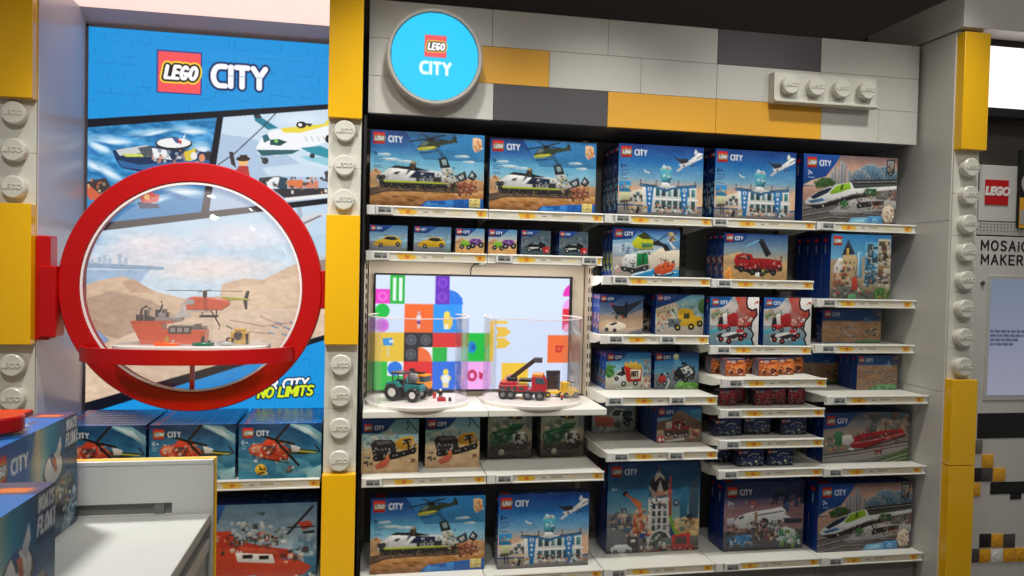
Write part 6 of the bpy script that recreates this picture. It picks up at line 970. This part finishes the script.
# yellow forklift and its stacked pallet rack
fk = empty('toy_forklift', (X_(568, 391, .08), .08, DZ), 'yellow toy forklift truck in the right drum', 'toy vehicle', rz=.1)
MB().box(-.04, -.032, .015, .05, .032, .045).box(-.035, -.03, .045, .0, .03, .085).box(.0, -.03, .045, .03, .03, .06).build('body', PB['yellow'], fk, .003)
MB().box(.002, -.028, .08, .03, .028, .086).box(.026, -.028, .05, .03, -.022, .083).box(.026, .022, .05, .03, .028, .083).build('roll_cage', PB['black'], fk, .001); MB().box(.05, -.02, .01, .085, -.01, .016).box(.05, .01, .01, .085, .02, .016).build('fork', PB['black'], fk)
for x in (-.022, .034):
    for s in (-1, 1): wheel(fk, x, s*.03, .016, .016, .014, 'grey')
rk = empty('toy_trailer', (X_(552.5, 392, .11), .11, DZ), 'small yellow toy trailer with a black frame beside the toy forklift', 'toy vehicle')
MB().box(-.05, -.035, .018, .055, .035, .034).build('bed', PB['yellow'], rk, .003); MB().box(-.036, -.01, .034, -.028, .01, .14).box(.03, -.01, .034, .038, .01, .14).box(-.036, -.012, .125, .038, .012, .142).box(-.036, -.012, .08, .038, .012, .088).build('frame', PB['black'], rk, .001); MB().box(-.026, -.006, .04, .028, .006, .124).build('load', PB['brown'], rk, .003)
for x in (-.034, .04):
    for s in (-1, 1): wheel(rk, x, s*.033, .016, .016, .014, 'yellow')
figure(X_(562, 396, .0), .0, DZ, 'red', 'glass', 'toy figure in red before the forklift and trailer in the right drum', 'white', .8)

# ------------------------------------------------------------------ models inside the red ring
P0 = PT
sh = empty('toy_ship', (X_(171, 343, -.08), -.08, P0), 'orange toy ship with grey deck gear inside the red ring', 'toy ship')
hp = [(-.165, .1), (-.12, .0), (.15, .0), (.16, .02), (.16, .068), (-.03, .068), (-.03, .1)]
MB().prism(hp, -.05, .05, 'Y').build('hull', PB['hull'], sh, .004); MB().prism([(-.168, .1), (-.165, .108), (.02, .108), (.02, .1)], -.052, .052, 'Y').build('rail', PB['hull'], sh, .001)
s_ = MB().box(-.0, -.053, .05, .10, .04, .085).build('deck_house', PB['dkgrey'], sh, .002); [MB().box(.01+k*.03, -.055, .058, .03+k*.03, -.052, .078).build('porthole_panel', PB['silver'], s_) for k in range(3)]
MB().box(-.06, -.04, .108, .05, .04, .125).box(-.05, -.035, .125, -.02, .035, .145).build('bridge', PB['silver'], sh, .002)
MB().prism([(.02, .125), (.09, .125), (.055, .175)], -.02, .02, 'Y').prism([(.04, .16), (.07, .16), (.055, .2)], -.008, .008, 'Y').build('white_mast', PB['white'], sh, .001)
rn_ = random.Random(4)
g = MB()
for k in range(9):
    x = -.145+k*.016; g.box(x, -.045+rn_.random()*.02, .1, x+.012, -.02+rn_.random()*.05, .115+rn_.random()*.055)
g.build('deck_gear', PB['dkgrey'], sh, .0015); MB().tube([(-.14, 0, .1), (-.13, 0, .16), (-.11, 0, .175), (-.09, 0, .16)], .005).tube([(-.06, 0, .12), (-.04, 0, .18), (-.045, 0, .2)], .004).build('crane', PB['brown'], sh)
MB().box(.1, -.04, .068, .155, .04, .082).box(.11, -.03, .082, .135, .02, .095).build('aft_gear', PB['grey'], sh, .002)
hl = empty('toy_helicopter', (X_(207, 304, -.05), -.05, Z_(207, 311, -.05)), 'orange toy helicopter on a clear stand inside the red ring', 'toy helicopter')
MB().prism([(-.115, .02), (-.1, .005), (.07, .005), (.105, .03), (.1, .055), (.03, .065), (-.06, .07), (-.085, .06)], -.028, .028, 'Y').build('fuselage', PB['hull'], hl, .006)
MB().prism([(-.1, .03), (-.085, .056), (-.055, .056), (-.05, .032)], -.0295, .0295, 'Y').build('cockpit_glass', PB['clearish'], hl, .002); MB().prism([(-.12, .008), (-.11, -.005), (.02, -.005), (.02, .008)], -.024, .024, 'Y').build('white_belly', PB['white'], hl, .002)
MB().prism([(.07, .05), (.175, .055), (.195, .052), (.195, .062), (.07, .072)], -.01, .01, 'Y').build('tail_boom', PB['lime'], hl, .002); MB().prism([(.165, .05), (.18, .1), (.195, .1), (.185, .05)], -.004, .004, 'Y').prism([(.165, .055), (.175, .01), (.185, .01), (.185, .055)], -.004, .004, 'Y').build('tail_fin', PB['black'], hl, .001)
r_ = MB().cyl((-.01, 0, .065), .01, .03, 'Z', 12).build('rotor_mast', PB['black'], hl)
for a in (0.06, PI/2+.06, PI+.06, 1.5*PI+.06): MB().prism([(.0, -.006), (.165, -.008), (.168, .006), (.0, .006)], 0, .003, 'Z').build('rotor_blade', PB['dkgrey'], r_).matrix_local = Matrix.Translation((-.01, 0, .0955)) @ Matrix.Rotation(a, 4, 'Z')
MB().box(-.03, -.02, -.03, .05, -.015, -.02).box(-.03, .015, -.03, .05, .02, -.02).tube([(-.02, -.018, -.02), (-.01, -.018, .01)], .003).tube([(.04, .018, -.02), (.04, .018, .01)], .003).tube([(.02, 0, 0), (.06, 0, -.07), (.055, 0, -.09)], .0035).build('landing_gear', PB['black'], hl)
hz = hl.location.z-P0
kid(MB().box(hl.location.x-.008, -.07, P0, hl.location.x+.03, -.055, hl.location.z-.004), 'clear_stand', CLEAR, hl)
sb = empty('toy_submersible', (X_(239, 343, -.08), -.08, P0), 'small yellow toy submersible at the right end of the white plinth', 'toy')
MB().box(-.05, -.03, .0, .045, .03, .022).box(-.035, -.026, .022, .045, .026, .06).box(-.02, -.02, .06, .03, .02, .074).build('hull', PB['yellow'], sb, .004); MB().lathe([(0, -.02), (.018, -.012), (.02, 0)], (-.0, -.026, .042), 'Y', 14).build('window', PB['black'], sb); MB().box(-.055, -.033, .004, -.045, .033, .03).box(.035, -.033, .0, .047, -.028, .05).box(-.03, -.033, -.0, -.02, .033, .03).tube([(-.03, 0, .07), (-.06, 0, .085)], .003).build('skid', PB['black'], sb, .001)
for i, (px, m_, l_) in enumerate(((167, 'hull', 'small red toy dinghy with a figure in front of the orange ship'), (203, 'green', 'small green toy dinghy in the middle of the white plinth'), (225, 'silver', 'small pale toy sea mammal beside the yellow submersible'))):
    e = empty('toy_dinghy' if i < 2 else 'toy_whale', (X_(px, 350, -.19), -.19, P0), l_, 'toy')
    L_ = (.058, .05, .04)[i]
    if i < 2:
        MB().prism([(L_*math.cos(a), .02*math.sin(a)) for a in [2*PI*k/20 for k in range(20)]], .0, .016, 'Z').build('hull', PB[m_], e, .004)
        MB().box(-.01, -.008, .016, .008, .008, .035).cyl((0, 0, .035), .006, .01, 'Z', 10).build('rider', PB['flesh'] if i == 0 else PB['brown'], e, .001); MB().box(.02, -.006, .016, .032, .006, .026).build('engine', PB['white'] if i == 0 else PB['black'], e, .001)
    else:
        MB().ball((0, 0, .011), .011, 0, 3.2, 1.1, 1.0).build('body', PB['silver'], e); MB().prism([(.03, .008), (.048, .02), (.045, .006)], -.002, .002, 'Y').build('tail', PB['silver'], e)

# ------------------------------------------------------------------ counter in the foreground
CZ = .93; q_ = atz(217.5, 512.5, CZ); CX1, CY = float(q_[0])-.012, float(q_[1])
ctr = empty('counter', (-.9, -2.4, FLOOR_Z), 'white counter with a flat top in the left foreground', 'counter')
GRYW = mat('counter_white', (206, 208, 204), .35, noise=.04)
kid(MB().box(-1.5, -3.75, CZ-.028, CX1-.004, CY-.004, CZ), 'counter_top', GRYW, ctr, .003)
kid(MB().box(-1.5, -3.74, CZ-.062, CX1-.018, CY-.006, CZ-.03), 'recess', mat('counter_grey', (150, 150, 148), .5), ctr)
kid(MB().box(-1.5, -3.75, CZ-.10, CX1-.006, CY-.004, CZ-.064), 'edge_rail', GRYW, ctr, .003)
kid(MB().box(-1.5, -3.72, FLOOR_Z, CX1-.014, CY-.004, CZ-.10), 'cabinet', mat('cabinet_grey', (184, 184, 180), .45), ctr, .003)
bz = Z_(217, 459, CY)
up = empty('back_board', (-.9, CY+.03, FLOOR_Z), 'grey white upright board with yellow edges behind the counter', 'board')
kid(MB().box(-1.5, CY+.012, FLOOR_Z, CX1+.004, CY+.035, bz), 'yellow_edge', YEL, up, .002)
s0 = X_(172, 508, CY); sz0, sz1 = Z_(172, 514, CY), Z_(172, 502.5, CY)
BGW = mat('board_grey', (208, 209, 206), .45, noise=.04)
kid(MB().box(-1.5, CY, sz1, CX1-.004, CY+.012, bz-.012).box(-1.5, CY, FLOOR_Z, CX1-.004, CY+.012, sz0).box(s0, CY, sz0, CX1-.004, CY+.012, sz1), 'board_face', BGW, up)
kid(MB().box(-1.5, CY-.002, bz-.012, CX1, CY+.012, bz-.0015), 'white_edging', GRYW, up, .001); kid(MB().box(CX1-.004, CY-.002, FLOOR_Z, CX1+.001, CY+.012, bz-.012), 'white_edging', GRYW, up)
kid(MB().box(-1.5, CY+.0105, sz0, s0, CY+.0125, sz1).box(s0-.045, CY+.003, sz0, s0-.02, CY+.011, sz1), 'slot', mat('slot_grey', (120, 120, 116), .5), up)
# patrol boat boxes standing on the counter, fronts to the right
c1 = atz(76.5, 521, CZ); c2 = atz(55.5, 482, CZ+.28)
def side_toy(corner_, rz, label):
    w, h, d = KINDS['patrol_boat'][:3]; o = bpy.data.objects.new('toy_box', box_mesh('patrol_boat')); COL.objects.link(o); o.rotation_euler = (0, 0, rz)
    # the right end of the front face stands at corner_
    v = Matrix.Rotation(rz, 4, 'Z') @ Vector((w/2, 0, 0)); o.location = (corner_[0]-v.x, corner_[1]-v.y, CZ+.0006); tag(o, label, 'toy box', 'patrol boat boxes')
side_toy((c1[0], c1[1]), PI/2-.03, 'blue patrol boat box on the counter, the one nearer the red ring')
side_toy((c2[0], c2[1]), PI/2-.02, 'blue patrol boat box on the counter, nearest to the viewer at the left edge')
rb = empty('giant_brick', (c1[0]-.24, c1[1]-.16, CZ), 'big red plastic brick with a stud on the counter behind the blue boxes', 'brick')
MB().box(-.11, -.33, 0, .135, .17, .288).build('brick_body', RED, rb, .004)
for (px, py) in ((0.0, 0.0), (0, -.2)):
    q = atz(0, 431, CZ+.288); MB().cyl((float(q[0])-rb.location.x+px, float(q[1])-rb.location.y+py, .2879), .047, .035, 'Z', 32, bev=.004).build('stud', RED, rb)

# ------------------------------------------------------------------ picture machine at the right edge
KY = -.20
kx = lambda px, py: X_(px, py, KY)
kz = lambda px, py: Z_(px, py, KY)
ks = empty('picture_machine', (3.75, -.1, FLOOR_Z), 'white picture making machine with a screen at the right edge', 'machine')
KW = mat('machine_white', (206, 205, 200), .45, noise=.04)
KX0, KX1 = 3.30, 4.3
kid(MB().box(KX0, KY, FLOOR_Z, KX1, .4, kz(990, 236)), 'housing', KW, ks, .003)
kid(MB().box(KX0, KY-.004, kz(990, 235), KX1, -.005, kz(990, 222)), 'grille', mat('grille_white', (186, 185, 180), .4), ks, .002)
g = MB()
for i in range(16):
    for j in range(3): g.cyl((KX0+.05+i*.022, KY-.0065, kz(990, 233)+.014+j*.018), .004, .003, 'Y', 8)
for j in (0, 1): g.cyl((KX0+.02, KY-.0075, kz(990, 233)+.018+j*.04), .008, .004, 'Y', 10)
kid(g, 'grille_hole', mat('hole_grey', (120, 118, 112), .6), ks)
kid(MB().box(kx(979, 200), KY+.0, kz(990, 221), kx(1017, 200), -.005, kz(990, 165)), 'logo_panel', KW, ks, .003)
lx0, lx1, lz0, lz1 = kx(984.5, 200), kx(1007.5, 200), kz(996, 205), kz(996, 180)
kid(MB().box(lx0, KY-.006, lz0, lx1, KY+.002, lz1), 'red_logo', RED, ks, .001)
letters('logo_lettering', 'LEGO', (lx1-lx0)*.42, PB['white'], ks, Vector(((lx0+lx1)/2, KY-.0075, (lz0+lz1)/2+.005))-ks.location, ext=.001, shear=.2, off=.004)
GL['i'] = (0, [[(0, .38), (0, 1)], [(0, .08), (0, .1)]])
for body, py in (('MOSAiC', 245.5), ('MAKER', 259.5)):
    x, H_, zc = kx(981.5, py), .050, kz(990, py); g = MB(); yy = 0
    for ch in body:
        wd, st = GL[ch]
        for pl in st:
            for (u0, v0), (u1, v1) in zip(pl[:-1], pl[1:]):
                p0, p1 = Vector((x+u0*H_, zc+(.5-v0)*H_)), Vector((x+u1*H_, zc+(.5-v1)*H_)); d = (p1-p0).normalized()*.0048; n_ = Vector((-d.y, d.x)); yy += 1
                g.prism([tuple(p0-d-n_), tuple(p1+d-n_), tuple(p1+d+n_), tuple(p0-d+n_)], KY-.0016-.00002*yy, KY+.001, 'Y')
        x += wd*H_*1.02+.0215
    kid(g, 'lettering', BLACK, ks)
sx0, sz_0, sz_1 = kx(988, 340), kz(1000, 395), kz(1000, 279)
kid(MB().box(sx0-.02, KY-.006, sz_0-.03, KX1, KY+.002, sz_1+.02), 'screen_frame', mat('machine_frame', (190, 189, 184), .4), ks, .003)
c = Canvas(.5, sz_1-sz_0, .006, 2, (150, 158, 190)); c.grad(0, 0, 100, 100, [(0, (138, 150, 176)), (1, (176, 176, 200))])
for r, (l, w_) in enumerate(((2, 40), (2, 40), (2, 36), (2, 30))):
    x = l
    while x < l+w_: n = c.rn.uniform(3, 8); c.rect(x, 44+r*3.6, x+n, 46+r*3.6, (70, 76, 110)); x += n+1.2
o = bpy.data.objects.new('screen_picture', print_mesh('screen_picture', [(c.out(), (0, 0, sz_1-sz_0), (.5, 0, 0), (0, 0, sz_0-sz_1), 0)], print_mat('machine_screen', .25, .62))); COL.objects.link(o); o.parent = ks; o.location = Vector((sx0, KY-.0075, sz_0))-ks.location
kid(MB().box(kx(977, 430), KY-.003, kz(1000, 438), KX1, KY+.01, kz(1000, 413)), 'dark_slot', BLACK, ks)
kid(MB().box(kx(990, 490), KY-.003, kz(1000, 494), KX1, KY+.01, kz(1000, 482)).box(kx(1010, 497), KY-.003, kz(1010, 499.5), kx(1021, 497), KY+.01, kz(1010, 493)), 'dark_slot', BLACK, ks)
for px, py, w_, cl in ((975, 440, 7, 'g'), (982, 454.5, 11, 'y'), (974, 468, 7, 'k'), (981, 468, 11, 'd'), (993, 468, 12, 'y'), (973, 483, 7, 'y'), (979.5, 534, 11, 'k'), (991.5, 534, 11, 'y'), (1003.5, 534, 11, 'd'), (972, 549, 6.5, 'd'), (979, 549, 11, 'y'), (991, 549, 11, 'w'), (1003.5, 548.5, 10.5, 'y'), (1015, 548, 11, 'y')):
    m_ = {'g': mat('tile_grey', (120, 112, 106), .35), 'y': YELP, 'k': mat('tile_black', (34, 30, 32), .35), 'd': mat('tile_dark', (78, 72, 74), .35), 'w': PB['white']}[cl]
    x0, x1 = kx(px, py), kx(px+w_, py); z0, z1 = kz(px, py+13.3), kz(px, py)
    t = MB().box(x0, KY-.006, z0, x1, KY+.002, z1).cyl(((x0+x1)/2, KY-.0095, (z0+z1)/2), .022, .004, 'Y', 16); kid(t, 'pixel_tile', m_, ks, .0006)
tag(MB().cyl((kx(982, 282), KY-.012, kz(982, 283)), .012, .012, 'Y', 14).build('key_lock', mat('lock_metal', (120, 120, 118), .3, 1)), 'small round lock left of the machine screen', 'lock')
pp = empty('framed_poster', (kx(1016, 200)+.2, KY-.02, kz(1016, 228)), 'black framed poster with yellow base beside the red logo panel', 'poster')
hh = kz(1016, 150)-kz(1016, 228)
MB().box(-.2, 0, 0, .3, .018, hh).build('poster_frame', BLACK, pp, .002); MB().box(-.195, -.002, .0, .3, .002, .17).build('yellow_base', YELP, pp); MB().ball((-.14, -.002, .25), .05, 0, 1, .06, 1.2).build('pale_head', mat('figure_grey', (170, 170, 170), .5), pp); MB().box(-.19, -.004, .02, -.10, .0, .10).build('pale_body', mat('figure_grey'), pp, .001)
lb = empty('light_box', (3.75, -.16, 2.58), 'bright white lit screen at the upper right edge', 'light box')
lz0, lz1 = Z_(1005, 108, -.17), Z_(1005, 47, -.17)
kid(MB().box(3.30, -.165, lz0-.05, 4.3, -.1, lz1+.05), 'frame', BLACK, lb, .003)
kid(MB().box(3.34, -.17, lz0, 4.3, -.16, lz1), 'lit_face', mat('lit_white', (255, 246, 246), .4, emit=1.0), lb)
tag(MB().box(3.30, .0, 1.87, 4.5, .1, lz0-.052).build('dark_panel', mat('dark_wall_panel', (92, 84, 78), .5)), 'dark grey brown wall panel under the bright white screen', 'panel')
